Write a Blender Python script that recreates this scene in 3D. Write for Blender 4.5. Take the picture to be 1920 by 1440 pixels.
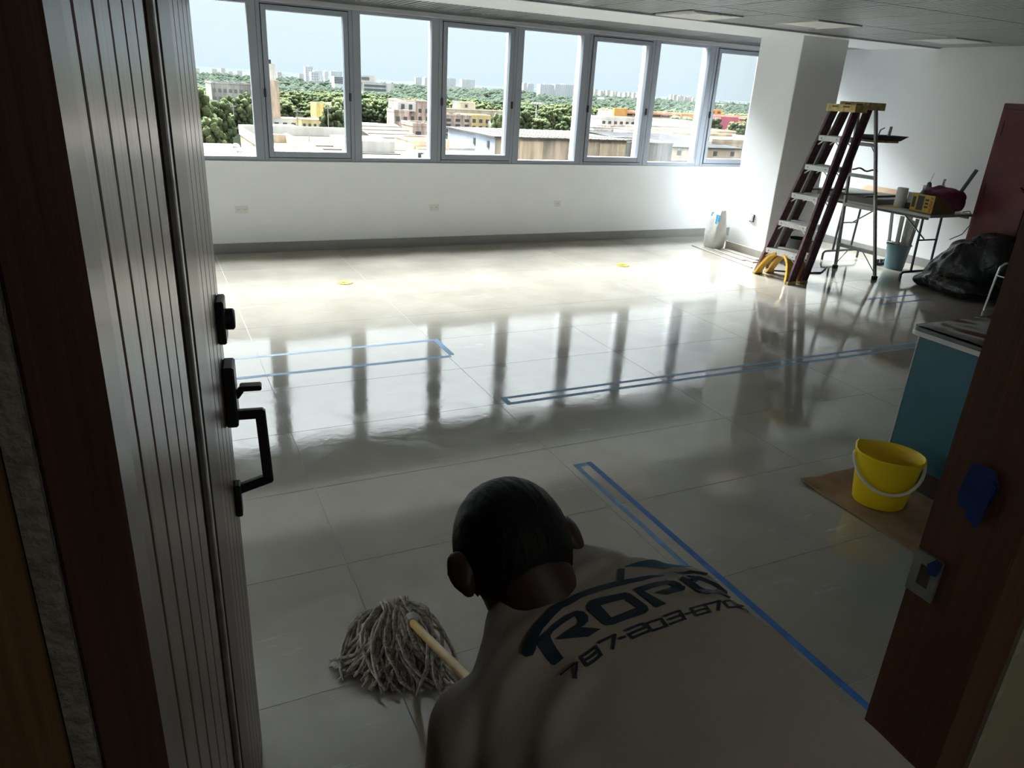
import bpy, bmesh, math, random
from mathutils import Vector, Matrix, noise
from mathutils.bvhtree import BVHTree

for o in list(bpy.data.objects):
    bpy.data.objects.remove(o)
scene = bpy.context.scene
COL = scene.collection
random.seed(7)

# ------------------------------------------------------------------ camera
cam_d = bpy.data.cameras.new('camera')
cam_d.sensor_fit = 'HORIZONTAL'
cam_d.sensor_width = 36.0
cam_d.lens = 36.0 * 1368.0 / 1920.0
cam_d.clip_start = 0.02
cam_d.clip_end = 12000
cam = bpy.data.objects.new('camera', cam_d)
COL.objects.link(cam)
RX = ((0.902, -0.115, 0.416), (-0.428, -0.363, 0.828), (0.056, -0.925, -0.376))
_r = [Vector(v) for v in RX]
_r[2].normalize()
_r[0] = (_r[0] - _r[2] * _r[0].dot(_r[2])).normalized()
_r[1] = _r[2].cross(_r[0])
cam.matrix_world = Matrix((
    (_r[0][0], -_r[0][1], -_r[0][2], 0.0),
    (_r[1][0], -_r[1][1], -_r[1][2], 0.0),
    (_r[2][0], -_r[2][1], -_r[2][2], 1.72),
    (0, 0, 0, 1)))
scene.camera = cam

# ------------------------------------------------------------------ sky (overcast, brightening towards the zenith)
SKY_STRENGTH = 1.68  # the ramp below holds a quarter of the radiance
world = bpy.data.worlds.new('sky')
scene.world = world
world.use_nodes = True
nt = world.node_tree
nt.nodes.clear()
w_out = nt.nodes.new('ShaderNodeOutputWorld')
w_bg = nt.nodes.new('ShaderNodeBackground')
w_tc = nt.nodes.new('ShaderNodeTexCoord')
w_sep = nt.nodes.new('ShaderNodeSeparateXYZ')
w_ramp = nt.nodes.new('ShaderNodeValToRGB')
nt.links.new(w_tc.outputs['Generated'], w_sep.inputs[0])
nt.links.new(w_sep.outputs['Z'], w_ramp.inputs[0])
nt.links.new(w_ramp.outputs['Color'], w_bg.inputs['Color'])
nt.links.new(w_bg.outputs[0], w_out.inputs['Surface'])
w_bg.inputs['Strength'].default_value = SKY_STRENGTH
e = w_ramp.color_ramp.elements
e[0].position = 0.0; e[0].color = (0.085, 0.099, 0.107, 1)
e[1].position = 1.0; e[1].color = (0.52, 0.53, 0.535, 1)
n_ = w_ramp.color_ramp.elements.new(0.14); n_.color = (0.101, 0.111, 0.116, 1)
n_ = w_ramp.color_ramp.elements.new(0.45); n_.color = (0.35, 0.36, 0.365, 1)

# ------------------------------------------------------------------ sun, spread wide by thin cloud, beyond the windows
sun_d = bpy.data.lights.new('sun', 'SUN')
sun_d.energy = 14.5
sun_d.angle = math.radians(44)
sun_d.color = (0.97, 0.985, 1.0)
sun = bpy.data.objects.new('sun', sun_d)
COL.objects.link(sun)
_az, _el = math.radians(-5), math.radians(52)      # azimuth from +y towards +x
_to = Vector((math.sin(_az) * math.cos(_el), math.cos(_az) * math.cos(_el), math.sin(_el)))
sun.rotation_euler = (-_to).to_track_quat('-Z', 'Y').to_euler()
sun.location = _to * 60

# ------------------------------------------------------------------ exposure
vs = scene.view_settings
vs.view_transform = 'Standard'
vs.look = 'None'
vs.gamma = 1.0
vs.use_curve_mapping = False
vs.exposure = 2.58
try:
    scene.cycles.max_bounces = 10
    scene.cycles.diffuse_bounces = 6
    scene.cycles.glossy_bounces = 4
    scene.cycles.transparent_max_bounces = 12
    scene.cycles.caustics_reflective = False
    scene.cycles.caustics_refractive = False
    scene.cycles.sample_clamp_indirect = 6.0
except Exception:
    pass

# ------------------------------------------------------------------ helpers
WL = {}            # world origin of every object that was built


def tag(o, label=None, cat=None, group=None, kind=None):
    if label: o['label'] = label
    if cat: o['category'] = cat
    if group: o['group'] = group
    if kind: o['kind'] = kind
    return o


def empty(name, loc, label=None, cat=None, group=None, kind=None):
    o = bpy.data.objects.new(name, None)
    o.empty_display_size = 0.1
    COL.objects.link(o)
    o.location = loc
    WL[o] = Vector(loc)
    return tag(o, label, cat, group, kind)


class MB:
    """collects shapes in world coordinates and links them as ONE mesh object"""

    def __init__(self):
        self.v = []
        self.f = []
        self.mi = []
        self.cur = 0

    def add(self, vs_, fs_):
        n = len(self.v)
        self.v += [Vector(p) for p in vs_]
        for f in fs_:
            self.f.append(tuple(i + n for i in f))
            self.mi.append(self.cur)
        return self

    def box(self, x0, x1, y0, y1, z0, z1):
        return self.add([(x0, y0, z0), (x1, y0, z0), (x1, y1, z0), (x0, y1, z0),
                         (x0, y0, z1), (x1, y0, z1), (x1, y1, z1), (x0, y1, z1)],
                        [(0, 3, 2, 1), (4, 5, 6, 7), (0, 1, 5, 4), (1, 2, 6, 5), (2, 3, 7, 6), (3, 0, 4, 7)])

    def obox(self, c, ax, ay, az):
        """box from centre and three half-axis vectors"""
        c, ax, ay, az = Vector(c), Vector(ax), Vector(ay), Vector(az)
        if ax.cross(ay).dot(az) < 0: ax = -ax
        p = [c + ax * sx + ay * sy + az * sz for sz in (-1, 1) for sx, sy in ((-1, -1), (1, -1), (1, 1), (-1, 1))]
        return self.add(p, [(0, 3, 2, 1), (4, 5, 6, 7), (0, 1, 5, 4), (1, 2, 6, 5), (2, 3, 7, 6), (3, 0, 4, 7)])

    def rbox(self, c, size, rz):
        ca, sa = math.cos(rz), math.sin(rz)
        return self.obox(c, (ca * size[0] / 2, sa * size[0] / 2, 0), (-sa * size[1] / 2, ca * size[1] / 2, 0), (0, 0, size[2] / 2))

    def beam(self, p0, p1, w, h, up=(0, 0, 1)):
        p0, p1 = Vector(p0), Vector(p1)
        d = (p1 - p0)
        L = d.length
        d.normalize()
        s = d.cross(Vector(up))
        if s.length < 1e-4: s = d.cross(Vector((0, 1, 0)))
        s.normalize()
        u = s.cross(d)
        return self.obox((p0 + p1) / 2, s * w / 2, d * L / 2, u * h / 2)

    def tube(self, pts, r, n=8, closed=False, cap=True):
        pts = [Vector(p) for p in pts]
        m = len(pts)
        rs = r if isinstance(r, (list, tuple)) else [r] * m
        rings = []
        up = None
        for i, p in enumerate(pts):
            if closed:
                t = pts[(i + 1) % m] - pts[i - 1]
            else:
                t = pts[min(i + 1, m - 1)] - pts[max(i - 1, 0)]
            t.normalize()
            if up is None:
                up = Vector((0, 0, 1)) if abs(t.z) < 0.9 else Vector((1, 0, 0))
            s = t.cross(up)
            if s.length < 1e-5: s = t.cross(Vector((0.3, 1, 0.2)))
            s.normalize()
            up = s.cross(t).normalized()
            rings.append([p + (s * math.cos(2 * math.pi * k / n) + up * math.sin(2 * math.pi * k / n)) * rs[i] for k in range(n)])
        vs_ = [v for rg in rings for v in rg]
        fs_ = []
        for i in range(m if closed else m - 1):
            a, b = i * n, ((i + 1) % m) * n
            for k in range(n):
                k2 = (k + 1) % n
                fs_.append((a + k, a + k2, b + k2, b + k))
        if cap and not closed:
            fs_.append(tuple(range(n - 1, -1, -1)))
            fs_.append(tuple((m - 1) * n + k for k in range(n)))
        return self.add(vs_, fs_)

    def loft(self, rings, cap0=True, cap1=True, closed=False):
        n = len(rings[0])
        m = len(rings)
        vs_ = [v for rg in rings for v in rg]
        fs_ = []
        for i in range(m if closed else m - 1):
            a, b = i * n, ((i + 1) % m) * n
            for k in range(n):
                k2 = (k + 1) % n
                fs_.append((a + k, a + k2, b + k2, b + k))
        if cap0 and not closed: fs_.append(tuple(range(n - 1, -1, -1)))
        if cap1 and not closed: fs_.append(tuple((m - 1) * n + k for k in range(n)))
        return self.add(vs_, fs_)

    def lathe(self, c, prof, n=24, sx=1.0, sy=1.0, cap0=True, cap1=False, rz=0.0):
        c = Vector(c)
        rings = []
        for r, z in prof:
            rg = []
            for k in range(n):
                a = 2 * math.pi * k / n
                x, y = r * math.cos(a) * sx, r * math.sin(a) * sy
                rg.append(c + Vector((x * math.cos(rz) - y * math.sin(rz), x * math.sin(rz) + y * math.cos(rz), z)))
            rings.append(rg)
        return self.loft(rings, cap0, cap1)

    def prism(self, poly, origin, u, v, d):
        """polygon in (u,v) extruded along d (vector)"""
        o, u, v, d = Vector(origin), Vector(u), Vector(v), Vector(d)
        n = len(poly)
        a = [o + u * p[0] + v * p[1] for p in poly]
        b = [p + d for p in a]
        fs_ = [tuple(range(n)), tuple(range(2 * n - 1, n - 1, -1))]
        for k in range(n):
            k2 = (k + 1) % n
            fs_.append((k2, k, n + k, n + k2))
        return self.add(a + b, fs_)

    def ell(self, c, r, nu=16, nv=10, rot=None):
        c = Vector(c)
        rx, ry, rz = r if isinstance(r, (tuple, list)) else (r, r, r)
        vs_ = [Vector((0, 0, -rz))]
        for j in range(1, nv):
            t = -math.pi / 2 + math.pi * j / nv
            for k in range(nu):
                a = 2 * math.pi * k / nu
                vs_.append(Vector((rx * math.cos(t) * math.cos(a), ry * math.cos(t) * math.sin(a), rz * math.sin(t))))
        vs_.append(Vector((0, 0, rz)))
        fs_ = []
        for k in range(nu):
            fs_.append((0, 1 + (k + 1) % nu, 1 + k))
        for j in range(nv - 2):
            a, b = 1 + j * nu, 1 + (j + 1) * nu
            for k in range(nu):
                k2 = (k + 1) % nu
                fs_.append((a + k, a + k2, b + k2, b + k))
        top = len(vs_) - 1
        a = 1 + (nv - 2) * nu
        for k in range(nu):
            fs_.append((a + k, a + (k + 1) % nu, top))
        if rot is not None:
            vs_ = [rot @ v for v in vs_]
        return self.add([c + v for v in vs_], fs_)

    def build(self, name, mat, parent=None, origin=None, bevel=0.0, seg=1, smooth=False, fixn=False):
        if parent is not None:
            org = WL[parent]
        elif origin is not None:
            org = Vector(origin)
        else:
            xs = [p.x for p in self.v]; ys = [p.y for p in self.v]; zs = [p.z for p in self.v]
            org = Vector(((min(xs) + max(xs)) / 2, (min(ys) + max(ys)) / 2, min(zs)))
        me = bpy.data.meshes.new(name)
        me.from_pydata([tuple(p - org) for p in self.v], [], self.f)
        mats = mat if isinstance(mat, (list, tuple)) else [mat]
        for m_ in mats: me.materials.append(m_)
        if len(mats) > 1:
            me.polygons.foreach_set('material_index', self.mi)
        if bevel > 0 or fixn:
            bm = bmesh.new()
            bm.from_mesh(me)
            if fixn: bmesh.ops.recalc_face_normals(bm, faces=bm.faces)
            if bevel > 0:
                es = [ed for ed in bm.edges if len(ed.link_faces) == 2 and ed.calc_face_angle(0) > 0.5]
                bmesh.ops.bevel(bm, geom=es, offset=bevel, segments=seg, affect='EDGES', profile=0.5)
            bm.to_mesh(me)
            bm.free()
        if smooth:
            me.polygons.foreach_set('use_smooth', [True] * len(me.polygons))
            if smooth != 'all':
                try:
                    me.set_sharp_from_angle(angle=math.radians(40))
                except Exception:
                    pass
        me.update()
        o = bpy.data.objects.new(name, me)
        COL.objects.link(o)
        if parent is not None:
            o.parent = parent
            WL[o] = org.copy()
        else:
            o.location = org
            WL[o] = org
        return o


def copy_obj(o, parent=None, offset=(0, 0, 0)):
    c = o.copy()
    COL.objects.link(c)
    if parent is not None: c.parent = parent
    c.location = o.location + Vector(offset)
    return c


def remeshed(mb, voxel, smooth_it=4, fac=0.5):
    """voxel-union of overlapping closed shapes -> (verts, faces) in world coordinates"""
    me = bpy.data.meshes.new('tmp')
    me.from_pydata([tuple(p) for p in mb.v], [], mb.f)
    bm = bmesh.new(); bm.from_mesh(me)
    bmesh.ops.recalc_face_normals(bm, faces=bm.faces)
    bm.to_mesh(me); bm.free()
    o = bpy.data.objects.new('tmp', me)
    COL.objects.link(o)
    md = o.modifiers.new('r', 'REMESH'); md.mode = 'VOXEL'; md.voxel_size = voxel; md.adaptivity = 0
    if smooth_it:
        sm = o.modifiers.new('s', 'SMOOTH'); sm.iterations = smooth_it; sm.factor = fac
    dg = bpy.context.evaluated_depsgraph_get()
    ev = o.evaluated_get(dg)
    m2 = ev.to_mesh()
    V = [v.co.copy() for v in m2.vertices]
    F = [tuple(p.vertices) for p in m2.polygons]
    ev.to_mesh_clear()
    bpy.data.objects.remove(o)
    bpy.data.meshes.remove(me)
    return V, F


# ------------------------------------------------------------------ materials
def nodes_of(name):
    m = bpy.data.materials.new(name)
    m.use_nodes = True
    t = m.node_tree
    return m, t, t.nodes['Principled BSDF']


def M(name, col, rough=0.5, metal=0.0, var=0.0, scale=8.0, bump=0.0, bscale=40.0, spec=None, stretch=None, coat=0.0, trans=0.0, alpha=1.0, col2=None):
    m, t, b = nodes_of(name)
    c = tuple(col) + (1,)
    b.inputs['Base Color'].default_value = c
    b.inputs['Roughness'].default_value = rough
    b.inputs['Metallic'].default_value = metal
    if spec is not None: b.inputs['Specular IOR Level'].default_value = spec
    if coat: b.inputs['Coat Weight'].default_value = coat; b.inputs['Coat Roughness'].default_value = 0.08
    if trans: b.inputs['Transmission Weight'].default_value = trans
    if alpha < 1: b.inputs['Alpha'].default_value = alpha
    if var or bump:
        tc = t.nodes.new('ShaderNodeTexCoord')
        mp = t.nodes.new('ShaderNodeMapping')
        t.links.new(tc.outputs['Object'], mp.inputs['Vector'])
        if stretch: mp.inputs['Scale'].default_value = stretch
    if var:
        nz = t.nodes.new('ShaderNodeTexNoise')
        nz.inputs['Scale'].default_value = scale
        nz.inputs['Detail'].default_value = 5
        t.links.new(mp.outputs[0], nz.inputs['Vector'])
        rp = t.nodes.new('ShaderNodeValToRGB')
        rp.color_ramp.elements[0].position = 0.32
        rp.color_ramp.elements[1].position = 0.68
        lo = col2 if col2 else [max(0, x * (1 - var)) for x in col]
        hi = col if col2 else [min(1, x * (1 + var)) for x in col]
        rp.color_ramp.elements[0].color = tuple(lo) + (1,)
        rp.color_ramp.elements[1].color = tuple(hi) + (1,)
        t.links.new(nz.outputs['Fac'], rp.inputs[0])
        t.links.new(rp.outputs[0], b.inputs['Base Color'])
    if bump:
        n2 = t.nodes.new('ShaderNodeTexNoise')
        n2.inputs['Scale'].default_value = bscale
        n2.inputs['Detail'].default_value = 4
        t.links.new(mp.outputs[0], n2.inputs['Vector'])
        bp = t.nodes.new('ShaderNodeBump')
        bp.inputs['Strength'].default_value = bump
        bp.inputs['Distance'].default_value = 0.02
        t.links.new(n2.outputs['Fac'], bp.inputs['Height'])
        t.links.new(bp.outputs[0], b.inputs['Normal'])
    return m


def floor_material():
    m, t, b = nodes_of('polished_tile')
    N, L = t.nodes, t.links
    geo = N.new('ShaderNodeNewGeometry')
    # cloudy stone colour
    n1 = N.new('ShaderNodeTexNoise'); n1.inputs['Scale'].default_value = 2.6; n1.inputs['Detail'].default_value = 7
    L.new(geo.outputs['Position'], n1.inputs['Vector'])
    r1 = N.new('ShaderNodeValToRGB')
    r1.color_ramp.elements[0].position = 0.3; r1.color_ramp.elements[0].color = (0.345, 0.318, 0.270, 1)
    r1.color_ramp.elements[1].position = 0.7; r1.color_ramp.elements[1].color = (0.425, 0.393, 0.338, 1)
    L.new(n1.outputs['Fac'], r1.inputs[0])
    # dried-on white mop and grout streaks
    mp = N.new('ShaderNodeMapping'); mp.inputs['Scale'].default_value = (1.3, 9.0, 1.0); mp.inputs['Rotation'].default_value = (0, 0, 0.12)
    L.new(geo.outputs['Position'], mp.inputs['Vector'])
    n2 = N.new('ShaderNodeTexNoise'); n2.inputs['Scale'].default_value = 1.9; n2.inputs['Detail'].default_value = 8; n2.inputs['Roughness'].default_value = 0.7
    L.new(mp.outputs[0], n2.inputs['Vector'])
    n3 = N.new('ShaderNodeTexNoise'); n3.inputs['Scale'].default_value = 0.9; n3.inputs['Detail'].default_value = 2
    L.new(geo.outputs['Position'], n3.inputs['Vector'])
    r2 = N.new('ShaderNodeMapRange'); r2.inputs['From Min'].default_value = 0.60; r2.inputs['From Max'].default_value = 0.72
    L.new(n2.outputs['Fac'], r2.inputs['Value'])
    r3 = N.new('ShaderNodeMapRange'); r3.inputs['From Min'].default_value = 0.46; r3.inputs['From Max'].default_value = 0.58
    L.new(n3.outputs['Fac'], r3.inputs['Value'])
    mu = N.new('ShaderNodeMath'); mu.operation = 'MULTIPLY'
    L.new(r2.outputs[0], mu.inputs[0]); L.new(r3.outputs[0], mu.inputs[1])
    mu2 = N.new('ShaderNodeMath'); mu2.operation = 'MULTIPLY'; mu2.inputs[1].default_value = 0.8
    L.new(mu.outputs[0], mu2.inputs[0])
    mx = N.new('ShaderNodeMix'); mx.data_type = 'RGBA'
    mx.inputs['B'].default_value = (0.62, 0.61, 0.58, 1)
    L.new(mu2.outputs[0], mx.inputs['Factor']); L.new(r1.outputs[0], mx.inputs['A'])
    L.new(mx.outputs['Result'], b.inputs['Base Color'])
    # smeary polish
    n4 = N.new('ShaderNodeTexNoise'); n4.inputs['Scale'].default_value = 3.5; n4.inputs['Detail'].default_value = 5; n4.inputs['Distortion'].default_value = 1.4
    L.new(geo.outputs['Position'], n4.inputs['Vector'])
    r4 = N.new('ShaderNodeMapRange'); r4.inputs['From Min'].default_value = 0.35; r4.inputs['From Max'].default_value = 0.7
    r4.inputs['To Min'].default_value = 0.05; r4.inputs['To Max'].default_value = 0.13
    L.new(n4.outputs['Fac'], r4.inputs['Value'])
    L.new(r4.outputs[0], b.inputs['Roughness'])
    b.inputs['IOR'].default_value = FLOOR_IOR
    n5 = N.new('ShaderNodeTexNoise'); n5.inputs['Scale'].default_value = 26; n5.inputs['Detail'].default_value = 3
    L.new(geo.outputs['Position'], n5.inputs['Vector'])
    bp = N.new('ShaderNodeBump'); bp.inputs['Strength'].default_value = 0.05; bp.inputs['Distance'].default_value = 0.004
    L.new(n5.outputs['Fac'], bp.inputs['Height']); L.new(bp.outputs[0], b.inputs['Normal'])
    return m


def wood_material(name, c1, c2, rough, scale=(60, 60, 1.6), coat=0.3):
    m, t, b = nodes_of(name)
    N, L = t.nodes, t.links
    tc = N.new('ShaderNodeTexCoord')
    mp = N.new('ShaderNodeMapping'); mp.inputs['Scale'].default_value = scale
    L.new(tc.outputs['Object'], mp.inputs['Vector'])
    nz = N.new('ShaderNodeTexNoise'); nz.inputs['Scale'].default_value = 2.2; nz.inputs['Detail'].default_value = 7; nz.inputs['Roughness'].default_value = 0.65
    L.new(mp.outputs[0], nz.inputs['Vector'])
    rp = N.new('ShaderNodeValToRGB')
    rp.color_ramp.elements[0].position = 0.35; rp.color_ramp.elements[0].color = tuple(c1) + (1,)
    rp.color_ramp.elements[1].position = 0.68; rp.color_ramp.elements[1].color = tuple(c2) + (1,)
    L.new(nz.outputs['Fac'], rp.inputs[0])
    L.new(rp.outputs[0], b.inputs['Base Color'])
    b.inputs['Roughness'].default_value = rough
    b.inputs['Coat Weight'].default_value = coat
    b.inputs['Coat Roughness'].default_value = 0.25
    bp = N.new('ShaderNodeBump'); bp.inputs['Strength'].default_value = 0.25; bp.inputs['Distance'].default_value = 0.002
    L.new(nz.outputs['Fac'], bp.inputs['Height']); L.new(bp.outputs[0], b.inputs['Normal'])
    return m


def glass_material():
    m = bpy.data.materials.new('window_glass')
    m.use_nodes = True
    t = m.node_tree
    t.nodes.clear()
    o = t.nodes.new('ShaderNodeOutputMaterial')
    tr = t.nodes.new('ShaderNodeBsdfTransparent'); tr.inputs[0].default_value = (0.95, 0.98, 0.98, 1)
    gl = t.nodes.new('ShaderNodeBsdfGlossy'); gl.inputs['Roughness'].default_value = 0.02
    fr = t.nodes.new('ShaderNodeFresnel'); fr.inputs[0].default_value = 1.45
    ml = t.nodes.new('ShaderNodeMath'); ml.operation = 'MULTIPLY'; ml.inputs[1].default_value = 0.7
    mx = t.nodes.new('ShaderNodeMixShader')
    t.links.new(fr.outputs[0], ml.inputs[0])
    t.links.new(ml.outputs[0], mx.inputs[0])
    t.links.new(tr.outputs[0], mx.inputs[1])
    t.links.new(gl.outputs[0], mx.inputs[2])
    t.links.new(mx.outputs[0], o.inputs['Surface'])
    return m


FLOOR_IOR = 2.3
m_tile = floor_material()
m_grout = M('grout', (0.50, 0.48, 0.44), 0.6)
m_wall = M('white_wall_paint', (0.875, 0.895, 0.91), 0.6, var=0.015, scale=3, bump=0.03, bscale=60)
m_corr = M('corridor_beige_paint', (0.42, 0.40, 0.29), 0.6, var=0.05, scale=4, bump=0.04)
m_base = M('baseboard_tile', (0.30, 0.30, 0.29), 0.35, var=0.06, scale=6)
m_alu = M('window_aluminium', (0.36, 0.395, 0.45), 0.42, 0.35)
m_gasket = M('black_gasket', (0.03, 0.03, 0.035), 0.6)
m_fin = M('white_exterior_concrete', (0.55, 0.55, 0.52), 0.7, var=0.05, scale=3)
m_glass = glass_material()
m_ceil = M('ceiling_metal', (0.40, 0.405, 0.41), 0.38, 0.45)
m_ceil_dark = M('ceiling_void', (0.05, 0.05, 0.05), 0.8)
m_white = M('white_plastic', (0.78, 0.78, 0.76), 0.4)
m_lamp = M('lamp_diffuser_off', (0.85, 0.85, 0.83), 0.35)
m_door = wood_material('door_stained_wood', (0.075, 0.036, 0.028), (0.18, 0.095, 0.074), 0.34, coat=0.35)
m_frame = wood_material('frame_dark_wood', (0.045, 0.018, 0.012), (0.085, 0.036, 0.022), 0.4)
m_frame2 = wood_material('frame_brown_wood', (0.10, 0.042, 0.022), (0.16, 0.068, 0.034), 0.42)
m_black = M('black_metal', (0.035, 0.036, 0.04), 0.38, 0.5)
m_steel = M('worn_steel', (0.45, 0.46, 0.46), 0.4, 0.8, var=0.2, scale=30)
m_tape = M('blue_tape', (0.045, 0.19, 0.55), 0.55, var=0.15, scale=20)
m_tape_lit = M('blue_tape_lit_pale', (0.16, 0.36, 0.62), 0.55, var=0.15, scale=20)  # paler copy of the blue tape: reflected light put into its colour

# ================================================================== THE SETTING
Z_C = 2.41
Y_W = 7.85
X_R = 8.28
X_L = -4.2


def struct(name, mb, mat, **k):
    o = mb.build(name, mat, **k)
    o['kind'] = 'structure'
    return o


# floor: grout bed with single tiles laid on it
fl = struct('floor', MB().box(X_L, X_R, -1.7, Y_W, -0.12, -0.0012), m_grout, origin=(0, 0, 0))
tile_px, tile_py, tx0, ty0 = 1.187, 0.600, 0.511, 3.53
tm = None
for i in range(-4, 8):
    for j in range(-9, 9):
        xa, xb = tx0 + i * tile_px + 0.0015, tx0 + (i + 1) * tile_px - 0.0015
        ya, yb = ty0 + j * tile_py + 0.0015, ty0 + (j + 1) * tile_py - 0.0015
        full = xa > X_L and xb < X_R and ya > -1.7 and yb < Y_W
        xa, xb, ya, yb = max(xa, X_L), min(xb, X_R), max(ya, -1.7), min(yb, Y_W)
        if xb - xa < 0.02 or yb - ya < 0.02: continue
        if full and tm is not None:
            t = bpy.data.objects.new('tile', tm.data)
            COL.objects.link(t)
            t.parent = fl
            t.location = (xa - tm_a[0], ya - tm_a[1], 0)
        else:
            t = MB().box(xa, xb, ya, yb, -0.012, 0.0).build('tile', m_tile, fl)
            if full: tm, tm_a = t, (xa, ya)

# window wall: low wall, band of windows, lintel
Z_S, Z_H = 0.90, 2.345
ww = struct('wall_window', MB().box(X_L, X_R, Y_W, Y_W + 0.19, -0.12, Z_S), m_wall)
struct('trim_1', MB().box(X_L, X_R, Y_W - 0.012, Y_W + 0.06, Z_S - 0.012, Z_S + 0.006), m_wall)
struct('wall_lintel', MB().box(X_L, X_R, Y_W, Y_W + 0.19, Z_H, Z_C + 0.4), m_wall)
struct('trim_2', MB().box(X_L, X_R, Y_W - 0.03, Y_W + 0.03, Z_H - 0.012, Z_H + 0.03), M('grey_trim', (0.45, 0.46, 0.48), 0.5), bevel=0.003)
for k in range(-5, 9):
    b0 = 1.06 + 0.9036 * (k - 1)
    b1 = b0 + 0.9036
    if b0 < X_L: continue
    if b1 > X_R: b1 = X_R
    if b1 - b0 < 0.3: continue
    casement = (k % 2 == 1)
    w = empty('window_%d' % (k + 6), ((b0 + b1) / 2, Y_W + 0.03, Z_S), kind='structure')
    y0, y1 = Y_W + 0.004, Y_W + 0.075
    fr = MB()
    fw = 0.04 if casement else 0.078
    fz = 0.04 if casement else 0.05
    fr.box(b0 + 0.001, b0 + fw, y0, y1, Z_S, Z_H).box(b1 - fw, b1 - 0.001, y0, y1, Z_S, Z_H)
    fr.box(b0 + fw, b1 - fw, y0, y1, Z_S, Z_S + fz).box(b0 + fw, b1 - fw, y0, y1, Z_H - fz + 0.008, Z_H)
    fr.build('frame', m_alu, w, bevel=0.003)
    if casement:
        g = 0.006
        s0, s1, sz0, sz1 = b0 + fw + g, b1 - fw - g, Z_S + fz + g, Z_H - fz + 0.008 - g
        gk = MB()
        gk.box(b0 + fw, b1 - fw, y0 + 0.02, y1 - 0.01, Z_S + fz, Z_S + fz + g).box(b0 + fw, b1 - fw, y0 + 0.02, y1 - 0.01, sz1, sz1 + g)
        gk.box(b0 + fw, b0 + fw + g, y0 + 0.02, y1 - 0.01, Z_S + fz, sz1).box(b1 - fw - g, b1 - fw, y0 + 0.02, y1 - 0.01, Z_S + fz, sz1)
        gk.build('gasket', m_gasket, w)
        sb = 0.046
        sh = MB()
        yy0 = y0 - 0.012
        sh.box(s0, s0 + sb, yy0, y1 - 0.01, sz0, sz1).box(s1 - sb, s1, yy0, y1 - 0.01, sz0, sz1)
        sh.box(s0 + sb, s1 - sb, yy0, y1 - 0.01, sz0, sz0 + sb + 0.01).box(s0 + sb, s1 - sb, yy0, y1 - 0.01, sz1 - sb, sz1)
        so = sh.build('sash', m_alu, w, bevel=0.003)
        for hx in (b0 + fw - 0.012, b1 - fw - 0.012):
            MB().box(hx, hx + 0.022, yy0 - 0.012, yy0 + 0.01, 1.50, 1.575).build('latch', m_gasket, w, bevel=0.003)
        gx0, gx1, gz0, gz1 = s0 + sb, s1 - sb, sz0 + sb + 0.01, sz1 - sb
    else:
        gx0, gx1, gz0, gz1 = b0 + fw, b1 - fw, Z_S + fz, Z_H - fz + 0.008
    MB().box(gx0 - 0.004, gx1 + 0.004, Y_W + 0.045, Y_W + 0.051, gz0 - 0.004, gz1 + 0.004).build('pane', m_glass, w)
    # white exterior fin behind the mullion
    MB().box(b1 - 0.055, b1 + 0.055, Y_W + 0.08, Y_W + 0.19, Z_S, Z_H).build('fin', m_fin, w)

# side walls, room and corridor shell
struct('wall_right', MB().box(X_R, X_R + 0.2, -1.7, Y_W + 0.19, -0.12, Z_C + 0.4), m_wall)
# unseen left wall: window band added to bring more light into the room
LW0, LW1 = 0.70, 0.70 + 0.9036 * 7.8
struct('wall_left', MB().box(X_L - 0.2, X_L, -1.7, Y_W + 0.19, -0.12, Z_S).box(X_L - 0.2, X_L, -1.7, Y_W + 0.19, Z_H, Z_C + 0.4)
       .box(X_L - 0.2, X_L, -1.7, LW0, Z_S, Z_H).box(X_L - 0.2, X_L, LW1, Y_W + 0.19, Z_S, Z_H), m_wall)
for k in range(8):
    c0, c1 = LW0 + 0.9036 * 0.975 * k, LW0 + 0.9036 * 0.975 * (k + 1)
    w = empty('window_%d' % (k + 20), (X_L - 0.05, (c0 + c1) / 2, Z_S), kind='structure')
    xa, xb = X_L - 0.075, X_L - 0.004
    MB().box(xa, xb, c0, c0 + 0.06, Z_S, Z_H).box(xa, xb, c1 - 0.06, c1, Z_S, Z_H).box(xa, xb, c0 + 0.06, c1 - 0.06, Z_S, Z_S + 0.05).box(xa, xb, c0 + 0.06, c1 - 0.06, Z_H - 0.042, Z_H).build('frame', m_alu, w)
    MB().box(X_L - 0.051, X_L - 0.045, c0 + 0.056, c1 - 0.056, Z_S + 0.046, Z_H - 0.038).build('pane', m_glass, w)
struct('wall_back', MB().box(X_L, X_R, -1.9, -1.7, -0.12, Z_C + 0.4), m_corr)
DX0, DX1, DY0, DY1, DZ = -0.0455, 1.02, 0.45, 0.58, 2.12
wf = MB()
wf.cur = 0
wf.box(X_L, DX0 - 0.0465, DY0, DY1, 0.0, Z_C).box(DX1 + 0.085, X_R, DY0, DY1, 0.0, Z_C).box(DX0 - 0.0465, DX1 + 0.085, DY0, DY1, DZ + 0.06, Z_C)
struct('wall_front', wf, m_corr)
cf = MB()
cf.box(X_L, DX0 - 0.0465, DY1, DY1 + 0.012, 0.0, Z_C).box(DX1 + 0.085, X_R, DY1, DY1 + 0.012, 0.0, Z_C).box(DX0 - 0.0465, DX1 + 0.085, DY1, DY1 + 0.012, DZ + 0.06, Z_C)
struct('wall_front_plaster', cf, m_wall)
for nm, xa, xb in (('wall_corridor_left', -1.75, -1.6), ('wall_corridor_right', 2.6, 2.75)):
    struct(nm, MB().box(xa, xb, -1.7, DY0, 0.0, Z_C), m_corr)

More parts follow.
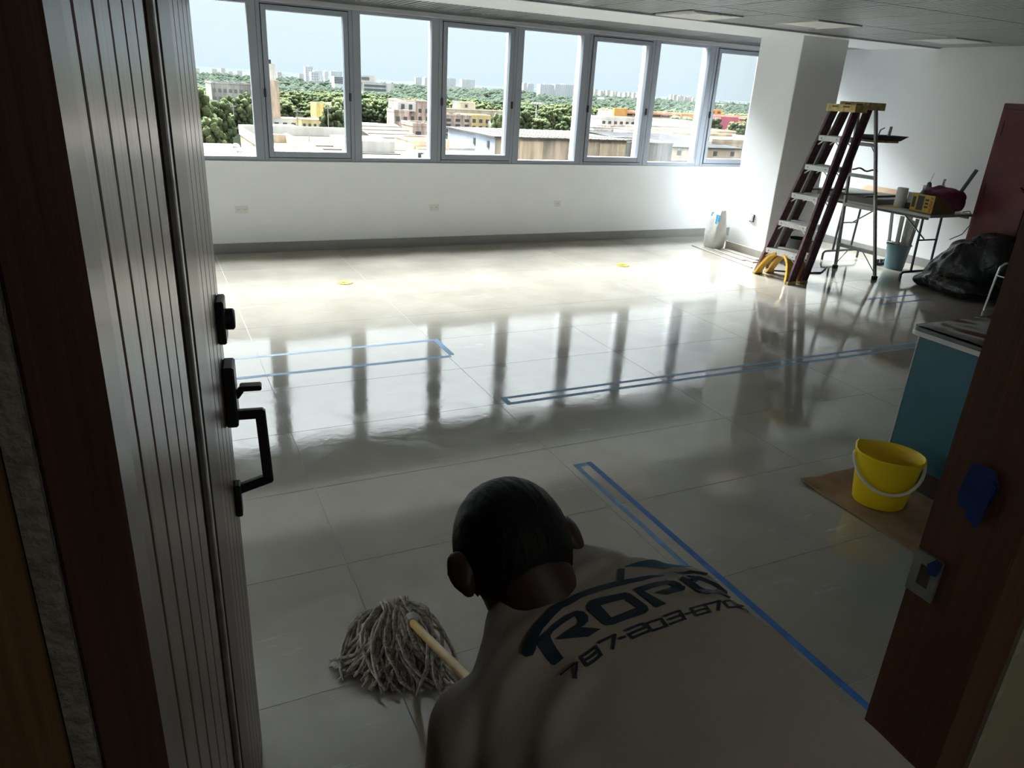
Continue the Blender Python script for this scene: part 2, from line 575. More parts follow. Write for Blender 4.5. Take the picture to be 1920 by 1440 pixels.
# baseboards
struct('baseboard_window', MB().box(X_L, X_R - 0.012, Y_W - 0.012, Y_W, 0, 0.10), m_base, bevel=0.002)
struct('baseboard_right', MB().box(X_R - 0.012, X_R, DY1 + 0.02, Y_W, 0, 0.10), m_base, bevel=0.002)

# column with its own tile skirting
CX0, CX1, CY0, CY1 = 6.44, 7.12, 6.42, 7.06
struct('column', MB().box(CX0, CX1, CY0, CY1, 0, Z_C + 0.02), m_wall, bevel=0.006)
struct('baseboard_column', MB().box(CX0 - 0.012, CX1 + 0.012, CY0 - 0.012, CY1 + 0.012, 0, 0.095), M('skirting_tile', (0.52, 0.49, 0.42), 0.4, var=0.1, scale=10), bevel=0.002)

# ceiling: dark void slab, ribbed metal panels in rows, white beam, strip along the windows
cl = struct('ceiling', MB().box(X_L, X_R, -1.7, Y_W, Z_C + 0.06, Z_C + 0.2), m_ceil_dark, origin=(0, 0, Z_C))
struct('trim_3', MB().box(X_L, X_R, 6.215, 7.14, Z_C - 0.004, Z_C + 0.06), m_wall)
struct('trim_4', MB().box(X_L, X_R, 6.165, 6.213, Z_C - 0.012, Z_C + 0.03).box(X_L, X_R, 6.135, 6.16, Z_C - 0.004, Z_C + 0.03), M('ceiling_edge', (0.36, 0.37, 0.39), 0.4, 0.5))


def rib_panel(x0, x1, y0, y1, name='ceiling_panel'):
    n = 10
    prof = []
    for q in range(n):
        a = x0 + (x1 - x0) * q / n
        d = (x1 - x0) / n
        prof += [(a, 0.0), (a + d * 0.70, 0.0), (a + d * 0.72, 0.022), (a + d * 0.98, 0.022)]
    prof.append((x1, 0.0))
    vs_ = [(a, y0, Z_C + z) for a, z in prof] + [(a, y1, Z_C + z) for a, z in prof]
    m_ = len(prof)
    fs_ = [(q, q + m_, q + 1 + m_, q + 1) for q in range(m_ - 1)]
    # folded-up rims give the panel its thickness
    k0 = len(vs_)
    vs_ += [(x0, y0, Z_C + 0.035), (x1, y0, Z_C + 0.035), (x1, y1, Z_C + 0.035), (x0, y1, Z_C + 0.035)]
    fs_ += [(0, m_ - 1, k0 + 1, k0), (m_ - 1, 2 * m_ - 1, k0 + 2, k0 + 1), (2 * m_ - 1, m_, k0 + 3, k0 + 2), (m_, 0, k0, k0 + 3), (k0, k0 + 1, k0 + 2, k0 + 3)]
    return MB().add(vs_, fs_).build(name, m_ceil, cl)


ROWS = [(5.228, 6.132), (4.078, 5.212), (2.928, 4.062), (1.778, 2.912), (0.628, 1.762)]
PW = 0.598
slots = {}
vent_at = (4.35, 5.83)
lamp_spots = [(5.65, 5.50), (7.49, 5.50)]
for r, (ya, yb) in enumerate(ROWS):
    base = None
    x = X_L + 0.02
    while x < X_R - 0.1:
        xb = min(x + PW, X_R - 0.005)
        full = xb - x > PW - 0.01
        skip = False
        if r == 0 and x - 0.3 < 4.05 < xb - 0.05 and abs((x + xb) / 2 - 4.35) < 0.31: skip = True
        if not skip:
            if full and base is not None:
                c = copy_obj(base)
                c.location = (x - base_x, 0, 0)
            else:
                o = rib_panel(x, xb - 0.004, ya, yb)
                if full: base, base_x = o, x
        else:
            slots['vent'] = (x, xb - 0.004, ya, yb)
            rib_panel(x, xb - 0.004, ya, ya + 0.34 - 0.006)
        x += PW + 0.006
# strip between beam and windows
x = X_L + 0.02
base = None
while x < X_R - 0.1:
    xb = min(x + PW, X_R - 0.005)
    if xb - x > PW - 0.01 and base is not None:
        c = copy_obj(base); c.location = (x - base_x, 0, 0)
    else:
        o = rib_panel(x, xb - 0.006, 7.15, Y_W - 0.035)
        if xb - x > PW - 0.01: base, base_x = o, x
    x += PW + 0.006

# ceiling air diffuser: nested square louvres
vx0, vx1, vya, vyb = slots.get('vent', (4.05, 4.65, 5.228, 6.132))
vent = empty('air_vent', ((vx0 + vx1) / 2, vya + 0.62, Z_C), 'square ceiling air vent with nested louvres near the white beam', 'air vent')
vcx, vcy = (vx0 + vx1) / 2, vya + 0.62
for q, hw in enumerate((0.272, 0.205, 0.14, 0.075)):
    zt = Z_C - 0.012 + 0.004 * q
    inn = hw - 0.045
    ring = []
    for hh, zz in ((hw, zt), (hw, zt + 0.012), (inn, zt + 0.03), (inn, zt + 0.022)):
        ring.append([Vector((vcx + sx * hh, vcy + sy * hh, zz)) for sx, sy in ((-1, -1), (1, -1), (1, 1), (-1, 1))])
    MB().loft(ring, closed=True).build('louvre', m_white, vent, fixn=True)

# unseen fill lamp added behind the camera to light worker and jamb
cl_d = bpy.data.lights.new('corridor_fill_light', 'AREA')
cl_d.shape = 'RECTANGLE'; cl_d.size = 0.5; cl_d.size_y = 0.5
cl_d.energy = 0.75
cl_d.color = (1.0, 0.95, 0.86)
cor = empty('corridor_fill_lamp', (0.7, -1.0, Z_C - 0.03), 'dim square fill lamp added on the unseen corridor ceiling', 'ceiling lamp')
MB().box(0.42, 0.98, -1.28, -0.72, Z_C - 0.02, Z_C + 0.01).build('housing', m_white, cor)
clo = bpy.data.objects.new('light', cl_d); COL.objects.link(clo); clo.parent = cor; clo.location = (0, 0, 0.005)
struct('ceiling_corridor', MB().box(-1.6, 2.6, -1.7, DY0_ := 0.45, Z_C, Z_C + 0.05), m_wall)

# recessed square lamps (switched off)
for q, (lx, ly) in enumerate(lamp_spots):
    lab = {0: 'white square ceiling lamp nearest the column, switched off', 1: 'white square ceiling lamp nearest the right wall, switched off'}.get(q, 'white square ceiling lamp further back over the room')
    L = empty('ceiling_lamp', (lx, ly, Z_C - 0.008), lab, 'ceiling lamp', 'square ceiling lamps')
    h = 0.27
    MB().box(lx - h, lx + h, ly - h, ly - h + 0.02, Z_C - 0.012, Z_C + 0.004).box(lx - h, lx + h, ly + h - 0.02, ly + h, Z_C - 0.012, Z_C + 0.004) \
        .box(lx - h, lx - h + 0.02, ly - h + 0.02, ly + h - 0.02, Z_C - 0.012, Z_C + 0.004).box(lx + h - 0.02, lx + h, ly - h + 0.02, ly + h - 0.02, Z_C - 0.012, Z_C + 0.004).build('frame', m_white, L)
    MB().add([(lx - h + 0.02, ly - h + 0.02, Z_C - 0.006), (lx + h - 0.02, ly - h + 0.02, Z_C - 0.006), (lx + h - 0.02, ly + h - 0.02, Z_C - 0.006), (lx - h + 0.02, ly + h - 0.02, Z_C - 0.006), (lx, ly, Z_C - 0.012),
              (lx - h + 0.02, ly - h + 0.02, Z_C), (lx + h - 0.02, ly - h + 0.02, Z_C), (lx + h - 0.02, ly + h - 0.02, Z_C), (lx - h + 0.02, ly + h - 0.02, Z_C)],
             [(0, 4, 1), (1, 4, 2), (2, 4, 3), (3, 4, 0), (5, 6, 7, 8)]).build('diffuser', m_lamp, L)

# ------------------------------------------------------------------ door frame
# left jamb (hinge side), plaster bead and brown casing beyond it
struct('trim_5', MB().box(DX0 - 0.031, DX0 + 0.009, DY0, DY1 - 0.004, 0, DZ), m_frame, bevel=0.002)
struct('trim_6', MB().box(DX0 - 0.046, DX0 - 0.0315, DY0 - 0.006, DY1, 0, DZ + 0.05), M('rough_plaster_bead', (0.20, 0.19, 0.17), 0.8, var=0.3, scale=60, bump=0.4, bscale=120))
struct('trim_7', MB().box(DX0 - 0.16, DX0 - 0.047, DY0 - 0.014, DY0, 0, DZ + 0.10), wood_material('casing_orange_wood', (0.10, 0.05, 0.018), (0.17, 0.09, 0.03), 0.6))
# right jamb (strike side): rebate near the room, stop towards the corridor
rj = MB()
poly = [(DX1, DY1), (DX1 + 0.085, DY1), (DX1 + 0.085, DY0), (DX1 - 0.0015, DY0), (DX1 - 0.0015, DY0 + 0.064), (DX1, DY0 + 0.0645)]
rj.prism(poly, (0, 0, 0), (1, 0, 0), (0, 1, 0), (0, 0, DZ))
j2 = struct('trim_8', rj, m_frame2, fixn=True)
struct('trim_9', MB().box(DX0, DX1 - 0.005, DY0, DY1, DZ - 0.04, DZ), m_frame2)
struct('trim_10', MB().box(DX1 + 0.085, DX1 + 0.10, DY0 - 0.006, DY0, 0, DZ + 0.05), M('caulk_line', (0.42, 0.42, 0.34), 0.7, var=0.2, scale=30))
ZL, ZD = 1.055, 1.232     # strike heights on the jamb
# latch strike plate with its open pocket
sp = MB()
pf = [(0.500, ZL - 0.055), (0.578, ZL - 0.055), (0.578, ZL + 0.055), (0.500, ZL + 0.055)]
xs = DX1 - 0.0055
sp.box(xs, xs + 0.005, 0.535, 0.547, ZL - 0.038, ZL + 0.036).box(xs, xs + 0.005, 0.566, 0.5795, ZL - 0.038, ZL + 0.036)
sp.box(xs, xs + 0.005, 0.547, 0.566, ZL + 0.016, ZL + 0.036).box(xs, xs + 0.005, 0.547, 0.566, ZL - 0.038, ZL - 0.020)
spo = sp.build('strike_plate', m_steel, j2)
tag(spo, 'worn steel strike plate')
MB().box(xs + 0.0015, xs + 0.004, 0.547, 0.566, ZL - 0.020, ZL + 0.016).build('strike_pocket', M('pocket_dark', (0.10, 0.085, 0.055), 0.8), j2)

# ------------------------------------------------------------------ door leaf, swung open into the room
H2 = Vector((DX0, DY1, 0))
E2 = Vector((0.1037, 1.617, 0))
ds = (E2 - H2); DL = ds.length; ds.normalize()
dn = Vector((ds.y, -ds.x, 0))          # towards the camera side


def dp(s, n, z):
    return H2 + ds * s + dn * n + Vector((0, 0, z))


def dbox(mb, s0, s1, n0, n1, z0, z1):
    c = dp((s0 + s1) / 2, (n0 + n1) / 2, (z0 + z1) / 2)
    return mb.obox(c, ds * (s1 - s0) / 2, dn * (n1 - n0) / 2, Vector((0, 0, (z1 - z0) / 2)))


door = empty('door_1', tuple(H2), kind='structure')
dbox(MB(), 0.002, DL, -0.045, -0.009, 0.012, DZ - 0.05).build('slab', m_frame, door)
bounds = [0.002 + 0.0717 * q for q in range(7)]
for q in range(6):
    b = dbox(MB(), bounds[q] + 0.002, bounds[q + 1] - 0.002, -0.009, 0.0, 0.012, DZ - 0.05).build('board', m_door, door, bevel=0.003, seg=2)
s0 = 0.675
for q in range(5):
    w_ = (DL - s0) / 5
    dbox(MB(), s0 + q * w_ + 0.0016, s0 + (q + 1) * w_ - 0.0016, -0.009, 0.0, 0.012, DZ - 0.05).build('board', m_door, door, bevel=0.003, seg=2)
dbox(MB(), 0.537, 0.673, -0.009, 0.003, 0.012, DZ - 0.05).build('flat_strip', m_frame, door, bevel=0.002)
dbox(MB(), 0.512, 0.534, -0.009, 0.001, 0.012, DZ - 0.05).build('metal_strip', m_steel, door, bevel=0.002)
sH = DL - 0.075
ZJL, ZJD = ZL, ZD
ZL, ZD = 1.083, 1.247     # lock heights on the leaf
# deadbolt
dbl = dbox(MB(), sH - 0.033, sH + 0.033, 0.0, 0.016, ZD - 0.045, ZD + 0.045).build('deadbolt', m_black, door, bevel=0.003)
rg = []
for nn, rr in ((0.014, 0.022), (0.03, 0.022), (0.0335, 0.018), (0.034, 0.001)):
    rg.append([dp(sH + rr * math.cos(2 * math.pi * k / 20), nn, ZD + rr * math.sin(2 * math.pi * k / 20)) for k in range(20)])
MB().loft(rg).build('key_cylinder', m_black, dbl, smooth=True, fixn=True)
# handle set: escutcheon, thumb latch and square pull
hs = dbox(MB(), sH - 0.035, sH + 0.035, 0.0, 0.024, ZL - 0.068, ZL + 0.068).build('handle_set', m_black, door, bevel=0.004)
pl = MB()
HW = 0.011
pathp = [(0.024, ZL - 0.052), (0.068, ZL - 0.052), (0.074, ZL - 0.215), (0.012, ZL - 0.235)]
for (n0, z0), (n1, z1) in zip(pathp[:-1], pathp[1:]):
    a, b_ = dp(sH, n0, z0), dp(sH, n1, z1)
    d_ = (b_ - a).normalized()
    pl.beam(a - d_ * 0.008, b_ + d_ * 0.008, 0.022, 0.017, up=ds)
dbox(pl, sH - 0.017, sH + 0.017, 0.0, 0.014, ZL - 0.30, ZL - 0.22)
pl.build('pull', m_black, hs, bevel=0.003, fixn=True)
tl = MB()
dbox(tl, sH - 0.014, sH + 0.014, 0.03, 0.075, ZL + 0.005, ZL + 0.017)
tl.beam(dp(sH, 0.02, ZL - 0.012), dp(sH, 0.036, ZL + 0.010), 0.014, 0.012, up=ds)
tl.build('thumb_latch', m_black, hs, bevel=0.003)
for hz in (0.25, 1.05, 1.85):
    MB().tube([dp(-0.004, -0.012, hz - 0.05), dp(-0.004, -0.012, hz + 0.05)], 0.006, 8).build('hinge', m_steel, door)

# ------------------------------------------------------------------ wall outlets
def outlet(c, facing, w, h, label, dbl=True, box=False):
    o = empty('wall_outlet', c, label, 'outlet', 'outlets on the white walls')
    x, y, z = c
    d = 0.006
    if facing == 'y':
        MB().box(x - w / 2, x + w / 2, y - d, y - 0.0005, z - h / 2, z + h / 2).build('cover_plate', m_white, o, bevel=0.002)
        for sx in ((-0.25, 0.25) if dbl else (0,)):
            MB().box(x + sx * w - 0.016, x + sx * w + 0.016, y - d - 0.003, y - d + 0.001, z - 0.018, z + 0.018).build('socket', m_white, o, bevel=0.004)
            MB().box(x + sx * w - 0.008, x + sx * w - 0.005, y - d - 0.004, y - d - 0.002, z - 0.003, z + 0.008).box(x + sx * w + 0.005, x + sx * w + 0.008, y - d - 0.004, y - d - 0.002, z - 0.003, z + 0.008).build('slot', m_gasket, o)
    else:
        MB().box(x - d * 3, x - 0.0005, y - w / 2, y + w / 2, z - h / 2, z + h / 2).build('cover_plate', m_white, o, bevel=0.003)
        MB().box(x - d * 3 - 0.002, x - d * 3 + 0.001, y - w / 2 + 0.012, y + w / 2 - 0.012, z - h / 2 + 0.012, z + h / 2 - 0.012).build('socket', m_white, o)
        MB().box(x - 0.012, x - 0.0004, y - w / 2 - 0.009, y + w / 2 - 0.012, z - h / 2 - 0.007, z + h / 2 + 0.004).build('junction_box', m_gasket, o)
    return o


outlet((0.80, Y_W, 0.435), 'y', 0.125, 0.075, 'white double wall outlet under the windows, nearest the door')
outlet((2.835, Y_W, 0.427), 'y', 0.115, 0.075, 'white double wall outlet under the windows, middle of the three')
outlet((4.41, Y_W, 0.452), 'y', 0.09, 0.07, 'white wall outlet under the windows, nearest the column', dbl=False)
outlet((CX0, 6.71, 0.44), 'x', 0.075, 0.075, 'small white outlet box on the left face of the column')

# ================================================================== THINGS IN THE ROOM
m_maroon = M('ladder_fibreglass_maroon', (0.125, 0.062, 0.080), 0.5, var=0.35, scale=25)
m_alum = M('ladder_aluminium', (0.62, 0.62, 0.60), 0.38, 0.7, var=0.12, scale=40)
m_alum_d = M('ladder_rear_aluminium', (0.34, 0.35, 0.34), 0.45, 0.6, var=0.15, scale=30)
m_yel = M('ladder_yellow_plastic', (0.72, 0.42, 0.05), 0.45, var=0.2, scale=20)
m_yel_dirty = M('ladder_cap_dirty_yellow', (0.50, 0.40, 0.16), 0.55, var=0.35, scale=18)
m_rubber = M('black_rubber', (0.02, 0.02, 0.022), 0.6)

# ------------------------------------------------------------------ two step ladders: one folded before the open one
ZT = 1.70


def front_section(lad, dx, cap_x0, cap_x1, cap_z):
    def lrail(side, z):
        t = z / ZT
        y = (5.865 - 0.135 * t) if side > 0 else (5.385 + 0.085 * t)
        return Vector((5.845 + dx + 0.50 * t, y, z))
    for sd in (1, -1):
        a, b = lrail(sd, 0.012), lrail(sd, ZT + cap_z)
        d = (b - a).normalized()
        side = Vector((0, 1, 0))
        fwd = side.cross(d).normalized()
        if fwd.x < 0: fwd = -fwd
        mb = MB()
        # C-channel: web and two flanges turned outwards
        mb.obox((a + b) / 2 - side * sd * 0.008, side * 0.003, d * (b - a).length / 2, fwd * 0.047)
        for q in (-1, 1):
            mb.obox((a + b) / 2 + fwd * q * 0.045 + side * sd * 0.004, side * 0.014, d * (b - a).length / 2, fwd * 0.003)
        mb.build('front_rail', m_maroon, lad, bevel=0.001)
        f0 = lrail(sd, 0.0)
        MB().box(f0.x - 0.055, f0.x + 0.06, f0.y - 0.022, f0.y + 0.022, 0, 0.03).build('front_foot', m_yel_dirty, lad, bevel=0.004)
        st = lrail(sd, 0.27)
        mid = Vector((st.x - 0.02, st.y - sd * 0.17, 0.255))
        low = Vector((f0.x - 0.02, f0.y - sd * 0.02, 0.02))
        pts = []
        for q in range(9):
            t = q / 8
            pts.append((1 - t) ** 2 * mid + 2 * (1 - t) * t * Vector((st.x - 0.03, st.y - sd * 0.065, 0.24)) + t * t * low)
        rings = []
        for q, p in enumerate(pts):
            tn = (pts[min(q + 1, 8)] - pts[max(q - 1, 0)]).normalized()
            n_ = Vector((1, 0, 0)).cross(tn).normalized()
            w_ = 0.013
            rings.append([p + Vector((-0.042, 0, 0)) + n_ * w_, p + Vector((0.042, 0, 0)) + n_ * w_, p + Vector((0.042, 0, 0)) - n_ * w_, p + Vector((-0.042, 0, 0)) - n_ * w_])
        MB().loft(rings).build('knee_brace', m_yel, lad, fixn=True)
    for zz in (0.285, 0.575, 0.862, 1.152, 1.44):
        a, b = lrail(1, zz), lrail(-1, zz)
        s_ = MB()
        s_.box(a.x - 0.05, a.x + 0.045, b.y + 0.012, a.y - 0.012, zz - 0.004, zz + 0.004)
        s_.box(a.x - 0.056, a.x - 0.046, b.y + 0.012, a.y - 0.012, zz - 0.045, zz + 0.005)
        s_.box(a.x + 0.041, a.x + 0.047, b.y + 0.012, a.y - 0.012, zz - 0.02, zz + 0.004)
        for q in range(5):
            s_.box(a.x - 0.04 + q * 0.018, a.x - 0.036 + q * 0.018, b.y + 0.012, a.y - 0.012, zz + 0.004, zz + 0.007)
        so = s_.build('step', m_alum, lad)
        for sd in (1, -1):
            e_ = lrail(sd, zz)
            MB().beam((e_.x - 0.045, e_.y - sd * 0.012, zz - 0.085), (e_.x - 0.045, e_.y - sd * 0.075, zz - 0.04), 0.012, 0.004, up=(1, 0, 0)).build('brace', m_alum, so)
            MB().tube([(e_.x - 0.059, e_.y - sd * 0.05, zz - 0.02), (e_.x - 0.055, e_.y - sd * 0.05, zz - 0.02)], 0.006, 8).build('rivet', m_leg0, so)
    z0 = 1.715 + cap_z
    cap = MB()
    cap.box(cap_x0, cap_x1, 5.425, 5.785, z0, z0 + 0.035).box(cap_x0, cap_x0 + 0.02, 5.425, 5.785, z0 - 0.035, z0).box(cap_x1 - 0.02, cap_x1, 5.425, 5.785, z0 - 0.035, z0) \
       .box(cap_x0 + 0.02, cap_x1 - 0.02, 5.425, 5.44, z0 - 0.035, z0).box(cap_x0 + 0.02, cap_x1 - 0.02, 5.77, 5.785, z0 - 0.035, z0)
    cp = cap.build('top_cap', m_yel_dirty, lad)
    for ya_ in (5.50, 5.64):
        MB().box(cap_x0 - 0.002, cap_x0 + 0.002, ya_, ya_ + 0.075, z0 + 0.006, z0 + 0.02).build('tool_slot', m_slot, cp)
    return lrail


m_slot = M('dark_slot', (0.16, 0.05, 0.03), 0.7)
m_leg0 = M('rivet_dark', (0.12, 0.12, 0.12), 0.5, 0.6)
lad2 = empty('step_ladder', (6.0, 5.6, 0), 'folded maroon step ladder standing in front of the open one', 'ladder', 'maroon step ladders')
front_section(lad2, 0.0, 6.285, 6.455, 0.0)
lad = empty('step_ladder', (6.4, 5.6, 0), 'open maroon step ladder with grey rear legs and a tray on its shelf', 'ladder', 'maroon step ladders')
lrail = front_section(lad, 0.165, 6.462, 6.70, 0.03)


def rrail(side, z):
    t = z / ZT
    y = (5.86 - 0.17 * t) if side > 0 else (5.315 + 0.165 * t)
    return Vector((7.02 - 0.375 * t, y, z))


def frail(side, z):      # rear rail of the folded ladder, tucked behind its front rail
    t = z / ZT
    y = (5.835 - 0.135 * t) if side > 0 else (5.415 + 0.085 * t)
    return Vector((5.915 + 0.50 * t, y, z))


for sd in (1, -1):
    MB().beam(frail(sd, 0.06), frail(sd, ZT - 0.03), 0.018, 0.024, up=(1, 0, 0)).build('rear_rail', m_alum_d, lad2)
    a, b = rrail(sd, 0.03), rrail(sd, ZT + 0.035)
    MB().beam(a, b, 0.024, 0.034, up=(1, 0, 0)).build('rear_rail', m_alum_d, lad, bevel=0.002)
    MB().box(a.x - 0.028, a.x + 0.028, a.y - 0.02, a.y + 0.02, 0, 0.04).build('rear_foot', m_rubber, lad, bevel=0.004)
    a, b = lrail(sd, 0.9), rrail(sd, 0.9)
    MB().beam(a + Vector((0.05, 0, 0)), b, 0.004, 0.018).build('spreader', m_alum_d, lad)
    a = rrail(sd, 0.285) - Vector((0, sd * 0.17, 0)); b = rrail(sd, 0.06)
    MB().beam(a, b, 0.004, 0.012, up=(1, 0, 0)).build('rear_knee_brace', m_alum_d, lad)
    a = rrail(sd, 1.38) - Vector((0, sd * 0.06, 0)); b = rrail(sd, 1.28)
    MB().beam(a, b, 0.004, 0.012, up=(1, 0, 0)).build('rear_knee_brace', m_alum_d, lad)
for zz in (0.285, 0.74, 1.06, 1.38):
    MB().beam(rrail(1, zz), rrail(-1, zz), 0.03, 0.036).build('rear_brace', m_alum_d, lad)
# fold-down pail shelf at the back
MB().box(6.74, 7.10, 5.49, 5.69, 1.405, 1.425).build('pail_shelf', m_yel_dirty, lad, bevel=0.004)

tray = empty('tool_tray', (6.93, 5.6, 1.425), 'black shallow tray holding tools on the ladder shelf', 'tray')
tb = MB()
tb.loft([[Vector((x, y, z)) for x, y in ((6.93 - w, 5.58 - d), (6.93 + w + e2, 5.58 - d), (6.93 + w + e2, 5.58 + d), (6.93 - w, 5.58 + d))]
         for w, d, z, e2 in ((0.17, 0.09, 1.426, 0.02), (0.21, 0.12, 1.475, 0.06), (0.20, 0.112, 1.475, 0.06), (0.165, 0.085, 1.432, 0.02))], cap0=True, cap1=True)
tb.build('pan', m_rubber, tray, fixn=True)
MB().tube([(6.87, 5.58, 1.45), (6.86, 5.55, 1.53), (6.89, 5.53, 1.55)], 0.008, 6).build('tool_handle', m_steel, tray, smooth=True)
MB().tube([(7.0, 5.55, 1.45), (6.995, 5.54, 1.565)], 0.014, 8).build('tool_handle', m_steel, tray, smooth=True)
tag(MB().tube([(6.805, 5.43 + 0.31 * q / 10, 1.125 + 0.012 * math.sin(q * 1.1)) for q in range(11)], 0.009, 6).build('black_strap', m_rubber, smooth=True),
    'black strap tied across the rear rails of the ladder', 'strap')

# ------------------------------------------------------------------ folding table by the right wall
m_tabletop = M('table_top_grey', (0.52, 0.51, 0.48), 0.5, var=0.05)
m_leg = M('table_leg_grey_steel', (0.10, 0.105, 0.11), 0.4, 0.6)
tbl = empty('folding_table', (7.55, 5.72, 0), 'grey folding table with bent steel legs against the right wall', 'table')
MB().box(7.2, 7.9, 4.995, 6.5, 0.715, 0.745).build('table_top', m_tabletop, tbl, bevel=0.008, seg=2)
for yy, sg in ((5.19, 1), (6.27, -1)):
    for xx in (7.40, 7.70):
        MB().tube([(xx, yy + sg * 0.02, 0.71), (xx, yy, 0.10)], 0.013, 8).build('leg', m_leg, tbl, smooth=True)
    MB().tube([(7.25, yy, 0.0), (7.25, yy, 0.075), (7.27, yy, 0.096), (7.30, yy, 0.10), (7.80, yy, 0.10), (7.83, yy, 0.096), (7.85, yy, 0.075), (7.85, yy, 0.0)], 0.014, 8).build('foot_bar', m_leg, tbl, smooth=True)
    MB().tube([(7.55, yy + sg * 0.42, 0.70), (7.55, yy + sg * 0.05, 0.44)], 0.008, 6).build('brace', m_leg, tbl, smooth=True)
    MB().tube([(7.40, yy + sg * 0.01, 0.44), (7.70, yy + sg * 0.01, 0.44)], 0.009, 6).build('crossbar', m_leg, tbl, smooth=True)
MB().box(7.215, 7.235, 5.03, 6.47, 0.69, 0.716).box(7.865, 7.885, 5.03, 6.47, 0.69, 0.716).build('apron', m_leg, tbl)

m_slab = M('grey_panel', (0.145, 0.14, 0.135), 0.55, var=0.1, scale=12)
m_card = M('brown_cardboard', (0.42, 0.27, 0.15), 0.75, var=0.12, scale=10)
pn = empty('panel_stack', (7.5, 6.1, 0.745), 'grey flat panels stacked on the far end of the folding table', 'panels')
MB().rbox((7.44, 6.08, 0.777), (0.62, 0.86, 0.06), 0.05).build('panel', m_slab, pn, bevel=0.004)
MB().rbox((7.42, 6.24, 0.818), (0.55, 0.50, 0.018), 0.05).build('panel', m_slab, pn, bevel=0.003)
MB().rbox((7.43, 5.88, 0.8185), (0.57, 0.19, 0.018), 0.05).build('panel', m_slab, pn, bevel=0.003)
cb = empty('cardboard_sheet', (7.76, 5.95, 0.745), 'tan cardboard sheet leaning behind the grey panels', 'cardboard')
MB().obox((7.83, 5.95, 0.835), Vector((0.055, 0, 0.025)), Vector((0, 0.44, 0)), Vector((-0.003, 0, 0.006))).build('board', m_card, cb)
MB().obox((7.765, 5.99, 0.812), Vector((0.05, 0, 0.012)), Vector((0.0, 0.30, 0)), Vector((-0.001, 0, 0.003))).build('flap', m_card, cb)
tag(MB().obox((7.285, 5.66, 0.7485), Vector((0.02, 0.19, 0)), Vector((0.06, -0.006, 0)), Vector((0, 0, 0.003))).build('yellow_ruler', m_yel), 'yellow flat tool lying at the table edge below the grey panels', 'ruler')
wr = empty('paper_roll', (7.36, 5.50, 0.745), 'white paper roll standing on the folding table', 'paper roll')
MB().lathe((7.36, 5.50, 0.747), [(0.018, 0), (0.055, 0), (0.057, 0.004), (0.057, 0.2), (0.05, 0.206), (0.018, 0.206), (0.018, 0.0)], 24, cap0=False).build('paper', m_white, wr, smooth=True)
m_bluegrey = M('pale_blue_box', (0.40, 0.47, 0.53), 0.5, var=0.2, scale=14)
bx2 = empty('pale_box', (7.40, 5.38, 0.745), 'pale blue box with a black base between the paper roll and the yellow box', 'box')
MB().rbox((7.42, 5.375, 0.775), (0.10, 0.13, 0.06), 0.05).build('base', m_rubber, bx2, bevel=0.003)
MB().rbox((7.425, 5.38, 0.86), (0.085, 0.115, 0.11), 0.05).build('body', m_bluegrey, bx2, bevel=0.006)

# yellow carton with printed panels
m_ybox = M('yellow_carton', (0.60, 0.43, 0.06), 0.6, var=0.12, scale=10)
m_carton_side = M('carton_brown_side', (0.27, 0.19, 0.10), 0.65, var=0.2, scale=10)
m_print = M('carton_black_print', (0.05, 0.05, 0.05), 0.6)
m_printr = M('carton_red_print', (0.45, 0.05, 0.03), 0.6)
yb = empty('yellow_box', (7.45, 5.14, 0.745), 'yellow printed carton holding bottles on the near end of the folding table', 'box')
MB().box(7.245, 7.62, 5.025, 5.285, 0.747, 0.755).build('bottom', m_carton_side, yb)
fr_ = MB().box(7.245, 7.251, 5.025, 5.285, 0.755, 0.93).build('front_panel', m_ybox, yb)
MB().box(7.251, 7.62, 5.025, 5.031, 0.755, 0.93).build('side_panel', m_carton_side, yb)
MB().box(7.251, 7.62, 5.279, 5.285, 0.755, 0.93).build('side_panel', m_carton_side, yb)
MB().box(7.614, 7.62, 5.031, 5.279, 0.755, 0.93).build('back_panel', m_carton_side, yb)
MB().box(7.2435, 7.2452, 5.14, 5.215, 0.77, 0.915).build('picture', m_print, yb)
for q in range(3):
    MB().box(7.2432, 7.2452, 5.085, 5.125, 0.80 + 0.035 * q, 0.82 + 0.035 * q).build('printed_line', m_print, yb)
MB().box(7.2432, 7.2452, 5.235, 5.272, 0.79, 0.90).build('printed_line', m_print, yb)
# the word on the carton reads upwards beside its near corner
STROKES = {
    'H': [((0, 0), (0, 1)), ((1, 0), (1, 1)), ((0, .5), (1, .5))],
    'U': [((0, 1), (0, .1)), ((0, 0), (1, 0)), ((1, .1), (1, 1))],
    'S': [((1, 1), (0, 1)), ((0, 1), (0, .5)), ((0, .5), (1, .5)), ((1, .5), (1, 0)), ((1, 0), (0, 0))],
    'K': [((0, 0), (0, 1)), ((0, .5), (1, 1)), ((.2, .55), (1, 0))],
    'Y': [((0, 1), (.5, .5)), ((1, 1), (.5, .5)), ((.5, .5), (.5, 0))],
}
wd = MB()
zc = 0.768
for ch in 'HUSKY':
    for (a0, b0), (a1, b1) in STROKES[ch]:
        p = (7.2436, 5.066 - 0.028 * (1 - b0), zc + 0.021 * a0)
        q_ = (7.2436, 5.066 - 0.028 * (1 - b1), zc + 0.021 * a1)
        wd.beam(p, q_, 0.006, 0.0016, up=(1, 0, 0))
    zc += 0.031
wd.build('lettering', m_printr, yb)
m_purple = M('purple_cloth', (0.17, 0.03, 0.085), 0.75, var=0.25, scale=12, bump=0.3, bscale=18)
